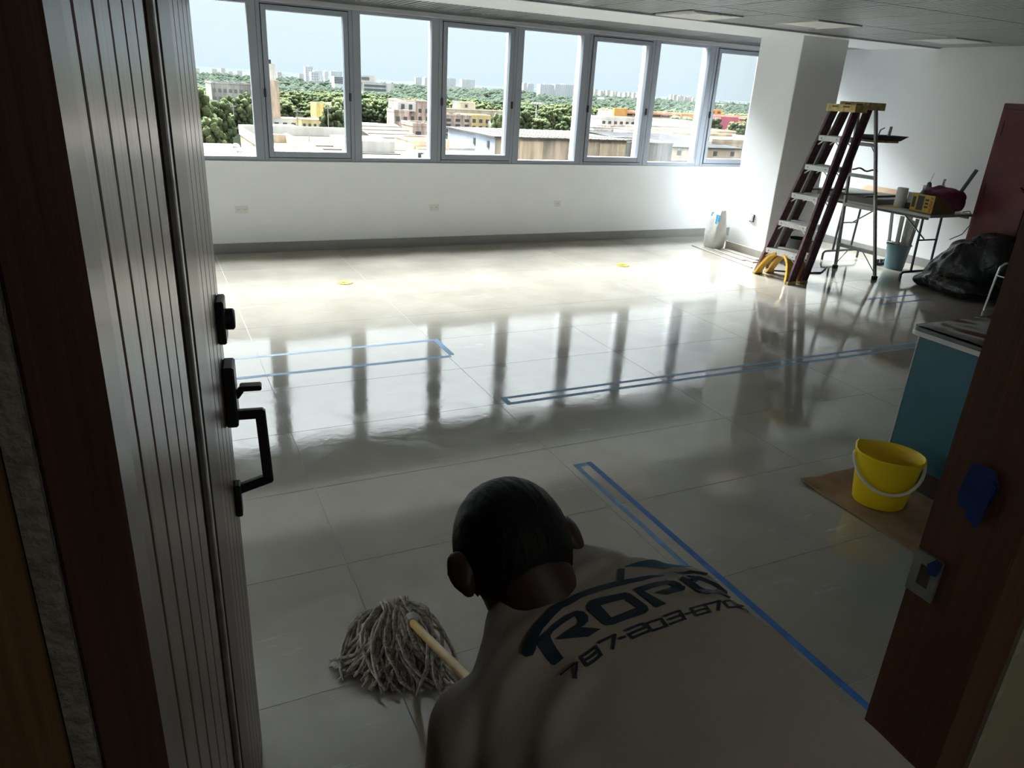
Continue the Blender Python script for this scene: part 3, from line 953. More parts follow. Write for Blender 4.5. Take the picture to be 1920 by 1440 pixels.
V_, F_ = remeshed(MB().ell((7.52, 5.13, 0.93), (0.20, 0.16, 0.075)).ell((7.60, 5.06, 0.92), (0.14, 0.10, 0.06)).ell((7.48, 5.2, 0.955), (0.14, 0.10, 0.05)).ell((7.62, 5.02, 0.86), (0.09, 0.06, 0.09)), 0.012, 6)
V_ = [v + Vector((0, 0, 1)) * 0.03 * noise.noise(v * 11) for v in V_]
tag(MB().add(V_, F_).build('purple_cloth', m_purple, smooth='all'), 'crumpled purple cloth bag on top of the yellow carton', 'cloth')
m_clear = M('clear_plastic', (0.70, 0.74, 0.74), 0.15, trans=0.6)
for (bx, by, bz, lab) in ((7.33, 5.235, 0.756, 'clear plastic bottle at the left corner of the yellow carton'), (7.60, 5.22, 0.756, 'clear plastic bottle behind the purple cloth')):
    bo = empty('plastic_bottle', (bx, by, bz), lab, 'bottle', 'plastic bottles in the yellow carton')
    hb = 0.235 if bx < 7.4 else 0.30
    MB().lathe((bx, by, bz), [(0.033, 0), (0.035, 0.01), (0.035, hb * 0.62), (0.03, hb * 0.75), (0.013, hb * 0.9), (0.013, hb)], 16, cap1=True).build('bottle_body', m_clear, bo, smooth=True)
    MB().lathe((bx, by, bz + hb), [(0.015, 0), (0.015, 0.022), (0.012, 0.025)], 14, cap1=True).build('bottle_cap', m_white, bo, smooth=True)
# cordless drill lying nose-up
m_grey = M('drill_grey', (0.12, 0.125, 0.13), 0.45)
dr = empty('cordless_drill', (7.50, 5.335, 0.745), 'grey cordless drill standing nose up with a thin drill bit', 'drill')
MB().lathe((7.52, 5.325, 0.80), [(0.04, 0), (0.05, 0.02), (0.05, 0.13), (0.036, 0.17), (0.028, 0.19), (0.02, 0.225), (0.010, 0.235)], 18, cap1=True).build('motor_body', m_grey, dr, smooth=True)
MB().beam((7.53, 5.30, 0.86), (7.60, 5.235, 0.82), 0.035, 0.04).build('grip', m_rubber, dr, bevel=0.008)
MB().box(7.48, 7.56, 5.295, 5.36, 0.747, 0.80).build('battery', m_rubber, dr, bevel=0.004)
MB().tube([(7.52, 5.325, 1.03), (7.535, 5.31, 1.13)], 0.003, 6).build('drill_bit', m_steel, dr)
lv = empty('spirit_level', (7.74, 5.06, 0.745), 'dark long spirit level leaning up behind the purple cloth', 'level')
MB().beam((7.66, 5.12, 0.80), (7.76, 5.01, 1.20), 0.028, 0.05, up=(1, 0.3, 0)).build('bar', m_leg, lv, bevel=0.003)
MB().beam((7.640, 5.118, 0.80), (7.742, 5.008, 1.18), 0.012, 0.004, up=(1, 0.3, 0)).build('edge', m_alum, lv)
tag(MB().tube([(7.86, 5.10, 0.75), (7.91, 5.06, 0.765), (7.93, 5.03, 0.72), (7.92, 5.02, 0.62), (7.88, 5.05, 0.52), (7.80, 5.12, 0.45)], 0.005, 6).build('hanging_cord', m_rubber, smooth=True),
    'thin black cord hanging from the near end of the table', 'cord')

# ------------------------------------------------------------------ blue bucket with offcuts
m_bb = M('blue_bucket_plastic', (0.13, 0.25, 0.30), 0.5)
bb = empty('blue_bucket', (7.80, 5.70, 0), 'blue plastic bucket full of grey tile strips under the table', 'bucket')
MB().lathe((7.80, 5.70, 0.001), [(0.10, 0), (0.103, 0.005), (0.128, 0.27), (0.138, 0.272), (0.138, 0.285), (0.125, 0.285), (0.10, 0.02)], 28, cap1=True).build('shell', m_bb, bb, smooth=True)
MB().tube([(7.80 + 0.14 * math.cos(a), 5.70 + 0.14 * math.sin(a), 0.27 + 0.04 * math.sin(a * 0.5)) for a in [q * math.pi / 10 + 1.2 for q in range(11)]], 0.004, 6).build('handle', m_steel, bb, smooth=True)
m_strip = M('grey_tile_strip', (0.25, 0.245, 0.235), 0.5, var=0.12, scale=10)
for q, (ax, ay, bx_, by_, hz, wd_) in enumerate(((7.76, 5.77, 7.72, 5.83, 0.62, 0.05), (7.80, 5.72, 7.79, 5.74, 0.60, 0.07), (7.84, 5.69, 7.85, 5.70, 0.61, 0.07), (7.80, 5.65, 7.80, 5.64, 0.61, 0.06), (7.85, 5.63, 7.87, 5.60, 0.59, 0.06), (7.77, 5.62, 7.755, 5.57, 0.58, 0.05))):
    st = MB().beam((ax, ay, 0.03), (bx_, by_, hz), 0.012, wd_, up=(0.4, 1, 0)).build('tile_strip', m_strip, bevel=0.001)
    tag(st, ['grey tile strip leaning apart at the left of the blue bucket', 'grey tile strip standing in the blue bucket'][min(q, 1)], 'tile strip', 'tile strips in the blue bucket')
ps = empty('power_strip', (7.86, 5.92, 0), 'black power strip with plugs on the floor beside the blue bucket', 'power strip')
MB().box(7.70, 7.98, 5.86, 5.90, 0.0, 0.03).build('strip', m_rubber, ps, bevel=0.004)
for q in range(4):
    MB().box(7.72 + q * 0.065, 7.75 + q * 0.065, 5.865, 5.895, 0.031, 0.07).build('plug', m_rubber, ps, bevel=0.004)

# ------------------------------------------------------------------ black bin bag slumped before the locker
m_bag = M('black_bin_bag', (0.008, 0.009, 0.011), 0.22, spec=0.4, bump=0.9, bscale=11)
bg = MB()
bg.ell((7.52, 4.62, 0.25), (0.26, 0.34, 0.25)).ell((7.58, 4.42, 0.36), (0.22, 0.28, 0.24)).ell((7.50, 4.85, 0.16), (0.22, 0.24, 0.17)).ell((7.62, 4.32, 0.30), (0.19, 0.22, 0.30)) \
  .ell((7.36, 4.6, 0.10), (0.24, 0.42, 0.11)).ell((7.44, 4.95, 0.06), (0.20, 0.17, 0.075)).ell((7.62, 4.50, 0.53), (0.16, 0.26, 0.11)).ell((7.60, 4.75, 0.42), (0.15, 0.18, 0.12))
V_, F_ = remeshed(bg, 0.022, 5)
V2 = []
for v in V_:
    k = 0.045 * (noise.noise(v * 4.5) + 0.6 * abs(noise.noise(Vector((v.x * 11, v.y * 11, v.z * 5)))))
    w_ = v + (v - Vector((7.55, 4.6, 0.2))).normalized() * k
    w_.z = max(0.0, w_.z); w_.x = min(w_.x, 7.83)
    V2.append(w_)
tag(MB().add(V2, F_).build('bin_bag', m_bag, smooth='all'), 'large crumpled black plastic bin bag before the red locker', 'bin bag')

# ------------------------------------------------------------------ red metal locker
m_red = M('locker_red_enamel', (0.12, 0.012, 0.018), 0.38, var=0.12, scale=5, coat=0.1)
lk = empty('metal_locker', (8.06, 4.5, 0), 'tall dark red metal locker against the right wall', 'locker')
LX, LY0, LY1, LZ = 7.855, 3.95, 4.985, 1.852
MB().box(LX, 8.275, LY0, LY1, 0.0, LZ).build('body', m_red, lk, bevel=0.006)
for ya, yb_ in ((LY0 + 0.03, (LY0 + LY1) / 2 - 0.004), ((LY0 + LY1) / 2 + 0.004, LY1 - 0.03)):
    dd = MB().box(LX - 0.018, LX - 0.001, ya, yb_, 0.07, LZ - 0.055).build('door', m_red, lk, bevel=0.003)
    hy = yb_ - 0.03 if yb_ > 4.6 else ya + 0.03
    for hz in (0.35, 1.0, 1.62):
        MB().box(LX - 0.024, LX - 0.016, hy - 0.008, hy + 0.008, hz - 0.07, hz + 0.07).build('hinge', m_frame, dd, bevel=0.002)
    if yb_ > 4.6:
        kx, ky, kz = LX - 0.018, ya + 0.06, 1.06
        MB().tube([(kx, ky, kz), (kx - 0.03, ky, kz)], 0.012, 10).tube([(kx - 0.03, ky + 0.015, kz + 0.02), (kx - 0.035, ky - 0.03, kz - 0.02)], 0.010, 10).build('knob', M('red_chrome', (0.3, 0.03, 0.04), 0.15, 0.8), dd, smooth=True)

# ------------------------------------------------------------------ tubular chair, mostly hidden by the door jamb
m_chrome = M('chrome_tube', (0.75, 0.76, 0.76), 0.22, 0.9)
ch = empty('tubular_chair', (7.2, 3.85, 0), 'silver tubular chair half hidden behind the right door jamb', 'chair')
for yy in (4.10, 3.66):
    sg = 1 if yy > 3.9 else -1
    MB().tube([(7.05, yy, 0.0), (7.07, yy - sg * 0.005, 0.30), (7.085, yy - sg * 0.01, 0.42), (7.11, yy - sg * 0.03, 0.455), (7.16, yy - sg * 0.05, 0.47), (7.36, yy - sg * 0.05, 0.46)], 0.011, 8).build('leg', m_chrome, ch, smooth=True)
    MB().tube([(7.38, yy - sg * 0.04, 0.0), (7.36, yy - sg * 0.05, 0.46), (7.40, yy - sg * 0.05, 0.82)], 0.011, 8).build('leg', m_chrome, ch, smooth=True)
MB().tube([(7.07, 4.094, 0.34), (7.07, 3.666, 0.34)], 0.008, 8).build('stretcher', m_chrome, ch, smooth=True)
MB().box(7.12, 7.35, 3.70, 4.045, 0.47, 0.505).build('seat', m_rubber, ch, bevel=0.012, seg=2)
MB().rbox((7.39, 3.875, 0.70), (0.03, 0.34, 0.22), 0).build('backrest', m_rubber, ch, bevel=0.01)

# ------------------------------------------------------------------ teal desk
m_teal = M('teal_laminate', (0.028, 0.125, 0.165), 0.45, var=0.08, scale=5)
m_top = M('dark_stone_laminate', (0.045, 0.045, 0.043), 0.2, var=0.3, scale=9)
m_edge = M('white_edge_band', (0.62, 0.62, 0.60), 0.35)
m_base2 = M('desk_plinth', (0.05, 0.032, 0.024), 0.6)
dk = empty('reception_desk', (3.9, 1.75, 0), 'teal desk with a dark plastic-wrapped top beside the door jamb', 'desk')
TX0, TX1, TY0, TY1 = 3.2, 4.7, 1.30, 2.115
MB().box(TX0 + 0.02, TX1, TY0, TY1 - 0.02, 0.0, 0.12).build('plinth', m_base2, dk)
MB().box(TX0, TX1, TY0, TY1, 0.12, 0.75).build('body', m_teal, dk, bevel=0.002)
MB().box(TX0 - 0.002, TX0 + 0.003, TY1 - 0.003, TY1 + 0.002, 0.12, 0.75).build('corner_edge', m_edge, dk)


def rounded(x0, x1, y0, y1, r, z):
    pts = []
    for cx, cy, a0 in ((x1 - r, y1 - r, 0), (x0 + r, y1 - r, 90), (x0 + r, y0 + r, 180), (x1 - r, y0 + r, 270)):
        for q in range(6):
            a = math.radians(a0 + 18 * q)
            pts.append(Vector((cx + r * math.cos(a), cy + r * math.sin(a), z)))
    return pts


MB().loft([rounded(TX0 - 0.035, TX1 + 0.02, TY0 - 0.02, TY1 + 0.035, 0.045, z) for z in (0.75, 0.772)]).build('edge_band', m_edge, dk)
MB().loft([rounded(TX0 - 0.031, TX1 + 0.016, TY0 - 0.016, TY1 + 0.031, 0.042, z) for z in (0.772, 0.79)]).build('desk_top', m_top, dk)
# thin plastic wrap lying in folds over the top
wv, wf_ = [], []
nx, ny = 46, 26
for j in range(ny + 1):
    for i in range(nx + 1):
        x = TX0 - 0.02 + (TX1 - TX0 + 0.02) * i / nx
        y = TY0 + (TY1 - TY0 + 0.012) * j / ny
        fold = max(0.0, noise.noise(Vector((x * 3.0 + 4, (y + x * 0.35) * 9.0, 1.3)))) ** 2 * 0.03 + 0.004 * (noise.noise(Vector((x * 9, y * 9, 4))) + 1)
        wv.append((x, y, 0.7915 + fold))
for j in range(ny):
    for i in range(nx):
        a = j * (nx + 1) + i
        wf_.append((a, a + 1, a + nx + 2, a + nx + 1))
m_wrap = M('plastic_wrap', (0.03, 0.03, 0.03), 0.12, var=0.2, scale=6, coat=0.5)
tag(MB().add(wv, wf_).build('plastic_wrap', m_wrap, dk, smooth='all'), 'glossy plastic wrap lying in folds')

# ------------------------------------------------------------------ cardboard mat and yellow bucket
mat_ = empty('cardboard_mat', (2.95, 1.88, 0), 'brown cardboard sheet on the floor under the yellow bucket', 'cardboard')
mv, mf = [], []
nx, ny = 14, 22
for j in range(ny + 1):
    for i in range(nx + 1):
        x, y = 2.728 + 0.455 * i / nx, 1.50 + 0.70 * j / ny
        curl = 0.02 * max(0, 1 - ((x - 2.728) ** 2 + (y - 2.2) ** 2) / 0.012)
        mv.append((x, y + 0.003 * noise.noise(Vector((x * 9, y * 9, 0))), 0.007 + 0.002 * noise.noise(Vector((x * 6, y * 6, 2))) + curl * 0.5))
top_n = len(mv)
mv += [(x, y, max(0.0, z - 0.005)) for x, y, z in mv]
for j in range(ny):
    for i in range(nx):
        a = j * (nx + 1) + i
        mf.append((a, a + 1, a + nx + 2, a + nx + 1))
        mf.append((top_n + a, top_n + a + nx + 1, top_n + a + nx + 2, top_n + a + 1))
bd = [j * (nx + 1) for j in range(ny + 1)]
for a, b in zip(bd[:-1], bd[1:]): mf.append((a, b, top_n + b, top_n + a))
bd = [i for i in range(nx + 1)]
for a, b in zip(bd[:-1], bd[1:]): mf.append((b, a, top_n + a, top_n + b))
bd = [ny * (nx + 1) + i for i in range(nx + 1)]
for a, b in zip(bd[:-1], bd[1:]): mf.append((a, b, top_n + b, top_n + a))
MB().add(mv, mf).build('sheet', M('mat_cardboard', (0.33, 0.20, 0.115), 0.8, var=0.22, scale=9), mat_)

m_ybk = M('bucket_yellow_plastic', (0.90, 0.66, 0.012), 0.42)
bk = empty('yellow_bucket', (2.93, 1.915, 0.009), 'bright yellow oval bucket with a white handle on the cardboard', 'bucket')
BC, BRZ = (2.93, 1.915, 0.0095), -0.75


def oval(r, z, k=28):
    pts = []
    for q in range(k):
        a = 2 * math.pi * q / k
        x, y = r * 1.08 * math.cos(a), r * 0.92 * math.sin(a)
        pts.append(Vector((BC[0] + x * math.cos(BRZ) - y * math.sin(BRZ), BC[1] + x * math.sin(BRZ) + y * math.cos(BRZ), BC[2] + z)))
    return pts


rings = [oval(r, z) for r, z in ((0.102, 0), (0.106, 0.006), (0.112, 0.05), (0.132, 0.24), (0.139, 0.242), (0.1395, 0.252), (0.134, 0.256), (0.129, 0.25), (0.108, 0.05), (0.10, 0.012))]
# pouring lip on the far rim
for rg_ in rings[3:8]:
    for q in range(28):
        p = rg_[q]
        d_ = (p - Vector((BC[0], BC[1], p.z))).normalized()
        ang = math.degrees(math.acos(max(-1, min(1, d_.dot(Vector((-0.25, 0.97, 0)))))))
        if ang < 22: rg_[q] = p + d_ * 0.016 * (1 - ang / 22) + Vector((0, 0, 0.008 * (1 - ang / 22)))
MB().loft(rings).build('shell', m_ybk, bk, smooth=True)
hu = Vector((math.cos(BRZ), math.sin(BRZ), 0)); hv = Vector((-hu.y, hu.x, 0))
hp = []
for q in range(17):
    a = math.pi * q / 16
    hp.append(Vector((BC[0], BC[1], BC[2] + 0.225)) + hu * 0.151 * math.cos(a) - hv * 0.150 * math.sin(a) * 0.93 - Vector((0, 0, 1)) * 0.118 * math.sin(a))
MB().tube(hp, 0.0075, 8).build('handle', M('bucket_handle_white', (0.72, 0.70, 0.62), 0.5), bk, smooth=True)
for sg in (-1, 1):
    MB().ell(Vector((BC[0], BC[1], BC[2] + 0.226)) + hu * 0.142 * sg, (0.016, 0.016, 0.018), 10, 8).build('handle_lug', m_ybk, bk, smooth=True)
stk = MB()
sc = [Vector((BC[0], BC[1], BC[2])) + Vector((x, y, z)) for x, y, z in ((0, 0, 0),)]
qa = []
for a in (108, 118, 128, 138):
    for zz in (0.15, 0.225):
        r_ = (0.1075 + (0.129 - 0.108) * (zz - 0.05) / 0.2) - 0.0008
        an = math.radians(a) - BRZ
        x, y = r_ * 1.08 * math.cos(an), r_ * 0.92 * math.sin(an)
        qa.append(Vector((BC[0] + x * math.cos(BRZ) - y * math.sin(BRZ), BC[1] + x * math.sin(BRZ) + y * math.cos(BRZ), BC[2] + zz)))
stk.add(qa, [(0, 1, 3, 2), (2, 3, 5, 4), (4, 5, 7, 6)]).build('sticker', M('orange_sticker', (0.75, 0.36, 0.02), 0.5, var=0.3, scale=30), bk)

# ------------------------------------------------------------------ bag of grout and boards at the column
m_sack = M('white_sack', (0.66, 0.66, 0.64), 0.6, var=0.1, scale=9, bump=0.5, bscale=9)
gb = empty('grout_bag', (6.39, 7.17, 0), 'half-empty white grout bag with blue print beside the column', 'bag')
rings = []
for z, hx, hy in ((0, 0.085, 0.11), (0.02, 0.095, 0.125), (0.16, 0.098, 0.13), (0.26, 0.082, 0.13), (0.36, 0.06, 0.125), (0.43, 0.05, 0.11), (0.47, 0.03, 0.10)):
    rg_ = []
    for q in range(24):
        a = 2 * math.pi * q / 24
        c_, s_ = math.cos(a), math.sin(a)
        p = Vector((6.325 + math.copysign(abs(c_) ** 0.6, c_) * hx, 7.17 + math.copysign(abs(s_) ** 0.6, s_) * hy, z))
        if z > 0.1: p += Vector((c_, s_, 0)) * 0.018 * noise.noise(Vector((c_ * 2.2, s_ * 2.2, z * 5)))
        if z > 0.42: p.z += 0.03 * noise.noise(Vector((c_ * 3, s_ * 3, 9)))
        rg_.append(p)
    rings.append(rg_)
sk = MB().loft(rings).build('sack', m_sack, gb, smooth=True)
m_bprint = M('sack_blue_print', (0.05, 0.30, 0.50), 0.55)
pr = MB()
bv = BVHTree.FromPolygons([v.co + WL[gb] for v in sk.data.vertices], [tuple(p.vertices) for p in sk.data.polygons])


def decal(bvh, grid_o, gu, gv, nu, nv, dirv, off):
    pts, fs_ = [], []
    for j in range(nv + 1):
        for i in range(nu + 1):
            o_ = Vector(grid_o) + Vector(gu) * i / nu + Vector(gv) * j / nv
            h = bvh.ray_cast(o_, Vector(dirv))
            pts.append((h[0] if h[0] else o_) - Vector(dirv) * off)
    for j in range(nv):
        for i in range(nu):
            a = j * (nu + 1) + i
            fs_.append((a, a + 1, a + nu + 2, a + nu + 1))
    return pts, fs_


p_, f_ = decal(bv, (5.9, 7.13, 0.30), (0, -0.07, 0), (0, 0.01, 0.11), 4, 6, (1, 0, 0), 0.002)
pr.add(p_, f_)
p_, f_ = decal(bv, (5.9, 7.24, 0.38), (0, -0.05, 0), (0, 0.0, 0.05), 4, 4, (1, 0, 0), 0.002)
pr.add(p_, f_)
pr.build('blue_print', m_bprint, gb)
m_board = M('grey_beige_board', (0.40, 0.37, 0.32), 0.6, var=0.15, scale=8)
for q, (ax, ay, bx_, by_, w_, z_, lab) in enumerate((
        (6.33, 6.97, 6.33, 6.36, 0.10, 0.010, 'beige board on the floor against the column, topmost of the stack'),
        (6.27, 6.95, 6.24, 6.30, 0.11, 0.0, 'beige board on the floor by the column, lowest of the stack'),
        (6.09, 7.29, 5.965, 6.08, 0.022, 0.0, 'long thin strip lying alone on the floor before the column'),
        (6.215, 7.02, 6.16, 6.42, 0.05, 0.0, 'short narrow board beside the stack at the column'))):
    d_ = Vector((bx_ - ax, by_ - ay, 0)); L_ = d_.length
    o = MB().rbox(((ax + bx_) / 2, (ay + by_) / 2, z_ + 0.005), (L_, w_, 0.009), math.atan2(d_.y, d_.x)).build('floor_board', m_board, bevel=0.001)
    tag(o, lab, 'board', 'offcut boards at the column')
# dark round pail behind the ladder
pb = empty('black_pail', (6.60, 6.02, 0), 'black pail on the floor behind the ladder steps', 'pail')
MB().lathe((6.58, 6.05, 0.001), [(0.12, 0), (0.145, 0.30), (0.152, 0.30), (0.152, 0.318), (0.135, 0.318), (0.115, 0.01)], 26, cap1=True).build('shell', M('pail_black', (0.022, 0.026, 0.032), 0.4), pb, smooth=True)
MB().tube([(6.58 + 0.15 * math.cos(a), 6.05 + 0.06 * math.sin(a), 0.315 + 0.10 * math.sin(a)) for a in [math.pi * q / 12 for q in range(13)]], 0.004, 6).build('handle', m_leg, pb, smooth=True)
tag(MB().tube([(6.05, 5.95, 0.008), (6.25, 5.82, 0.008), (6.20, 5.62, 0.008), (6.05, 5.66, 0.008), (6.18, 5.78, 0.009), (6.45, 5.72, 0.008), (6.62, 5.70, 0.008), (6.75, 5.78, 0.008), (6.93, 5.90, 0.008)], 0.008, 6).build('black_cable', m_rubber, smooth=True),
    'black cable coiled on the floor between the ladder feet', 'cable')

# ------------------------------------------------------------------ masking tape outlines on the floor
def tape_outline(name_label, strips, mat, org, cat='tape'):
    t = empty('tape_outline', org, name_label, cat, 'blue tape outlines on the floor')
    for i, (x0, x1, y0, y1) in enumerate(strips):
        mm = mat[i] if isinstance(mat, list) else mat
        n = max(2, int(max(x1 - x0, y1 - y0) / 0.12))
        vs_, fs_ = [], []
        for k in range(n + 1):
            t_ = k / n
            if x1 - x0 > y1 - y0:
                x = x0 + (x1 - x0) * t_; j0 = 0.0016 * noise.noise(Vector((x * 3, y0, 0)))
                vs_ += [(x, y0 + j0, 0.0008), (x, y1 + j0, 0.0008)]
            else:
                y = y0 + (y1 - y0) * t_; j0 = 0.0016 * noise.noise(Vector((y * 3, x0, 0)))
                vs_ += [(x1 + j0, y, 0.0008), (x0 + j0, y, 0.0008)]
        for k in range(n):
            fs_.append((2 * k, 2 * k + 2, 2 * k + 3, 2 * k + 1))
        MB().add(vs_, fs_).build('tape_strip', mm, t)
    return t


tape_outline('wide blue tape rectangle on the floor nearest the door handle', [(-1.5, 1.755, 4.705, 4.735), (-1.5, 1.72, 4.355, 4.39), (1.715, 1.755, 4.39, 4.705)], m_tape_lit, (0.5, 4.5, 0.0005))
tape_outline('long narrow blue tape strip pair running towards the teal desk', [(1.74, 5.9, 3.585, 3.612), (1.74, 5.9, 3.50, 3.527), (1.74, 1.775, 3.527, 3.585)], m_tape_lit, (3.5, 3.55, 0.0005))
tape_outline('narrow blue tape outline on the floor beside the bending worker', [(1.737, 1.762, 0.62, 2.73), (1.812, 1.842, 0.62, 2.73), (1.762, 1.812, 2.70, 2.73)], [m_tape_lit, m_tape, m_tape_lit], (1.79, 2.0, 0.0005))
tape_outline('short faint blue tape pair on the floor before the bin bag', [(6.2, 6.95, 4.70, 4.725), (6.15, 6.85, 4.53, 4.555)], m_tape, (6.5, 4.62, 0.0005))
# torn tape on the right door jamb
jt = MB()
xj = DX1 - 0.0065
pts_ = [(0.540, ZJD + 0.030), (0.508, ZJD + 0.034), (0.496, ZJD + 0.012), (0.505, ZJD - 0.050), (0.540, ZJD - 0.040), (0.546, ZJD - 0.025)]
jt.prism(pts_, (xj - 0.001, 0, 0), (0, 1, 0), (0, 0, 1), (0.0012, 0, 0))
jt.prism([(0.498, ZJD + 0.012), (0.509, ZJD + 0.018), (0.526, ZJD - 0.050), (0.504, ZJD - 0.058)], (xj - 0.006, 0, 0), (0, 1, 0), (0, 0, 1), (0.002, 0, 0))
tag(jt.build('jamb_tape', M('deep_blue_tape', (0.008, 0.035, 0.20), 0.5, var=0.2, scale=30), fixn=True), 'torn deep blue tape stuck over the upper lock hole of the right door jamb', 'tape')
MB_t = MB().prism([(0.538, ZJL + 0.010), (0.551, ZJL + 0.006), (0.556, ZJL + 0.022), (0.545, ZJL + 0.037), (0.535, ZJL + 0.032)], (xs - 0.002, 0, 0), (0, 1, 0), (0, 0, 1), (0.0012, 0, 0))
tag(MB_t.build('jamb_tape', bpy.data.materials['deep_blue_tape'], fixn=True), 'small deep blue tape patch on the lower strike plate of the right door jamb', 'tape')

# ------------------------------------------------------------------ round yellow floor caps
m_ycap = M('yellow_floor_cap', (0.48, 0.25, 0.012), 0.6, spec=0.2, var=0.3, scale=30)
for (cx, cy, lab) in ((1.49, 6.45, 'round yellow floor cap nearer the door'), (4.53, 6.51, 'round yellow floor cap nearer the column')):
    t = empty('floor_cap', (cx, cy, 0), lab, 'floor cap', 'yellow floor caps')
    MB().lathe((cx, cy, 0.0005), [(0.072, 0), (0.070, 0.004), (0.05, 0.005), (0.048, 0.0035), (0.0, 0.0035)], 24).build('disc', m_ycap, t, smooth=True)
    MB().box(cx - 0.02, cx + 0.02, cy - 0.004, cy + 0.004, 0.004, 0.0075).build('lift_tab', m_ycap, t)

# ================================================================== THE WORKER, bent over a mop
m_skin = M('skin', (0.042, 0.023, 0.018), 0.55, var=0.12, scale=30)
m_hair = M('black_hair', (0.004, 0.005, 0.007), 0.62, spec=0.25, bump=0.3, bscale=90, stretch=(1, 0.25, 0.25))
m_shirt = M('off_white_shirt', (0.46, 0.435, 0.395), 0.85, var=0.03, scale=6, bump=0.08, bscale=300)
m_trouser = M('dark_trousers', (0.035, 0.04, 0.055), 0.85, var=0.15, scale=20)
m_shoe = M('dark_shoe', (0.02, 0.02, 0.022), 0.5)

SH_L, SH_R = Vector((0.314, 0.634, 0.938)), Vector((0.632, 0.660, 1.005))
EL_L, EL_R = Vector((0.300, 0.650, 0.690)), Vector((0.660, 0.610, 0.715))
MOP0, MOP1 = Vector((0.605, 1.842, 0.085)), Vector((0.440, 0.615, 0.815))
mop_u = (MOP1 - MOP0).normalized()


def mop_at(z):
    return MOP0 + (MOP1 - MOP0) * ((z - MOP0.z) / (MOP1.z - MOP0.z))


HD_L, HD_R = mop_at(0.655), mop_at(0.765)
HIP = Vector((0.50, 0.10, 0.915))


def capsule(mb, p0, p1, r0, r1, n=14):
    p0, p1 = Vector(p0), Vector(p1)
    d = (p1 - p0).normalized()
    pts, rs = [], []
    for a in (90, 60, 35, 15, 0):
        pts.append(p0 - d * r0 * math.sin(math.radians(a))); rs.append(max(0.0005, r0 * math.cos(math.radians(a))))
    for a in (0, 15, 35, 60, 90):
        pts.append(p1 + d * r1 * math.sin(math.radians(a))); rs.append(max(0.0005, r1 * math.cos(math.radians(a))))
    mb.tube(pts, rs, n)


# ---- head frame: t = towards the crown, f = towards the face, e = towards the right ear
HC = Vector((0.418, 0.800, 1.098))
ht = Vector((-0.06, 0.80, 0.60)).normalized()
he = Vector((1.0, 0.02, 0.10)); he = (he - ht * he.dot(ht)).normalized()
hf = he.cross(ht).normalized()
if hf.z > 0: hf = -hf
HR = Matrix((he, hf, ht)).transposed()


def hp_(a, b, c):
    return HC + he * a + hf * b + ht * c


body = MB()
body.ell(HC, (0.077, 0.096, 0.095), 24, 16, HR)                       # cranium
body.ell(hp_(0, 0.012, -0.055), (0.062, 0.076, 0.075), 20, 12, HR)    # mid face
body.ell(hp_(0, 0.040, -0.105), (0.045, 0.045, 0.035), 16, 10, HR)    # jaw and chin
capsule(body, hp_(0, 0.098, -0.015), hp_(0, 0.112, -0.048), 0.008, 0.013, 10)   # nose
body.ell(hp_(0, 0.090, -0.078), (0.022, 0.010, 0.009), 12, 8, HR)     # lips
for sg in (-1, 1):
    body.ell(hp_(sg * 0.030, 0.083, 0.012), (0.020, 0.012, 0.008), 12, 8, HR)      # brow
    body.ell(hp_(sg * 0.030, 0.080, -0.008), (0.013, 0.013, 0.010), 12, 8, HR)     # eye
    # ear: flat shell with a lobe
    er = HR @ Matrix.Rotation(sg * -0.75, 3, 'Z')
    body.ell(hp_(sg * 0.0915, -0.016, -0.016), (0.010, 0.021, 0.031), 14, 10, er)
    body.ell(hp_(sg * 0.0855, -0.008, -0.043), (0.008, 0.012, 0.012), 10, 8, er)
capsule(body, hp_(0.0, -0.030, -0.055), (0.452, 0.670, 1.0), 0.056, 0.064, 18)   # neck
# trunk
capsule(body, (0.478, 0.56, 0.965), (0.495, 0.30, 0.96), 0.105, 0.10, 18)
capsule(body, (0.40, 0.56, 0.965), (0.56, 0.56, 0.965), 0.095, 0.095, 18)
capsule(body, (0.495, 0.30, 0.955), HIP, 0.105, 0.125, 18)
capsule(body, (0.40, 0.12, 0.90), (0.60, 0.12, 0.90), 0.11, 0.11, 16)
for sh, el, hd, sg in ((SH_L, EL_L, HD_L, -1), (SH_R, EL_R, HD_R, 1)):
    capsule(body, sh, el, 0.050, 0.037)
    wr_ = hd + (el - hd).normalized() * 0.075
    capsule(body, el, wr_, 0.040, 0.026)
    # hand closed on the handle: palm on the wrist side, four fingers around, thumb from the palm's side
    u = mop_u
    pd = (wr_ - hd); pd = (pd - u * pd.dot(u)).normalized()      # from handle towards the wrist
    qd = u.cross(pd).normalized()
    pc = hd + pd * 0.030
    pr_ = Matrix((u, qd, pd)).transposed()
    body.ell(pc + pd * 0.004, (0.041, 0.024, 0.017), 14, 10, pr_)
    capsule(body, wr_, pc + pd * 0.008, 0.025, 0.020)
    R0 = 0.0225
    for k, (off, r_, span) in enumerate(((-0.030, 0.0085, 232), (-0.010, 0.0092, 250), (0.010, 0.0090, 240), (0.029, 0.0078, 215))):
        pts = []
        for q in range(8):
            a = math.radians(35 + span * q / 7)
            pts.append(hd + u * off + pd * R0 * math.cos(a) * 1.05 + qd * sg * R0 * math.sin(a))
        for p, q_ in zip(pts[:-1], pts[1:]):
            capsule(body, p, q_, r_, r_ * 0.97, 8)
    tp = [pc + u * 0.036 - qd * sg * 0.012, hd + u * 0.050 - qd * sg * 0.020 + pd * 0.012, hd + u * 0.044 - qd * sg * 0.023 - pd * 0.010, hd + u * 0.030 - qd * sg * 0.012 - pd * 0.022]
    for p, q_ in zip(tp[:-1], tp[1:]):
        capsule(body, p, q_, 0.0115, 0.0100, 8)
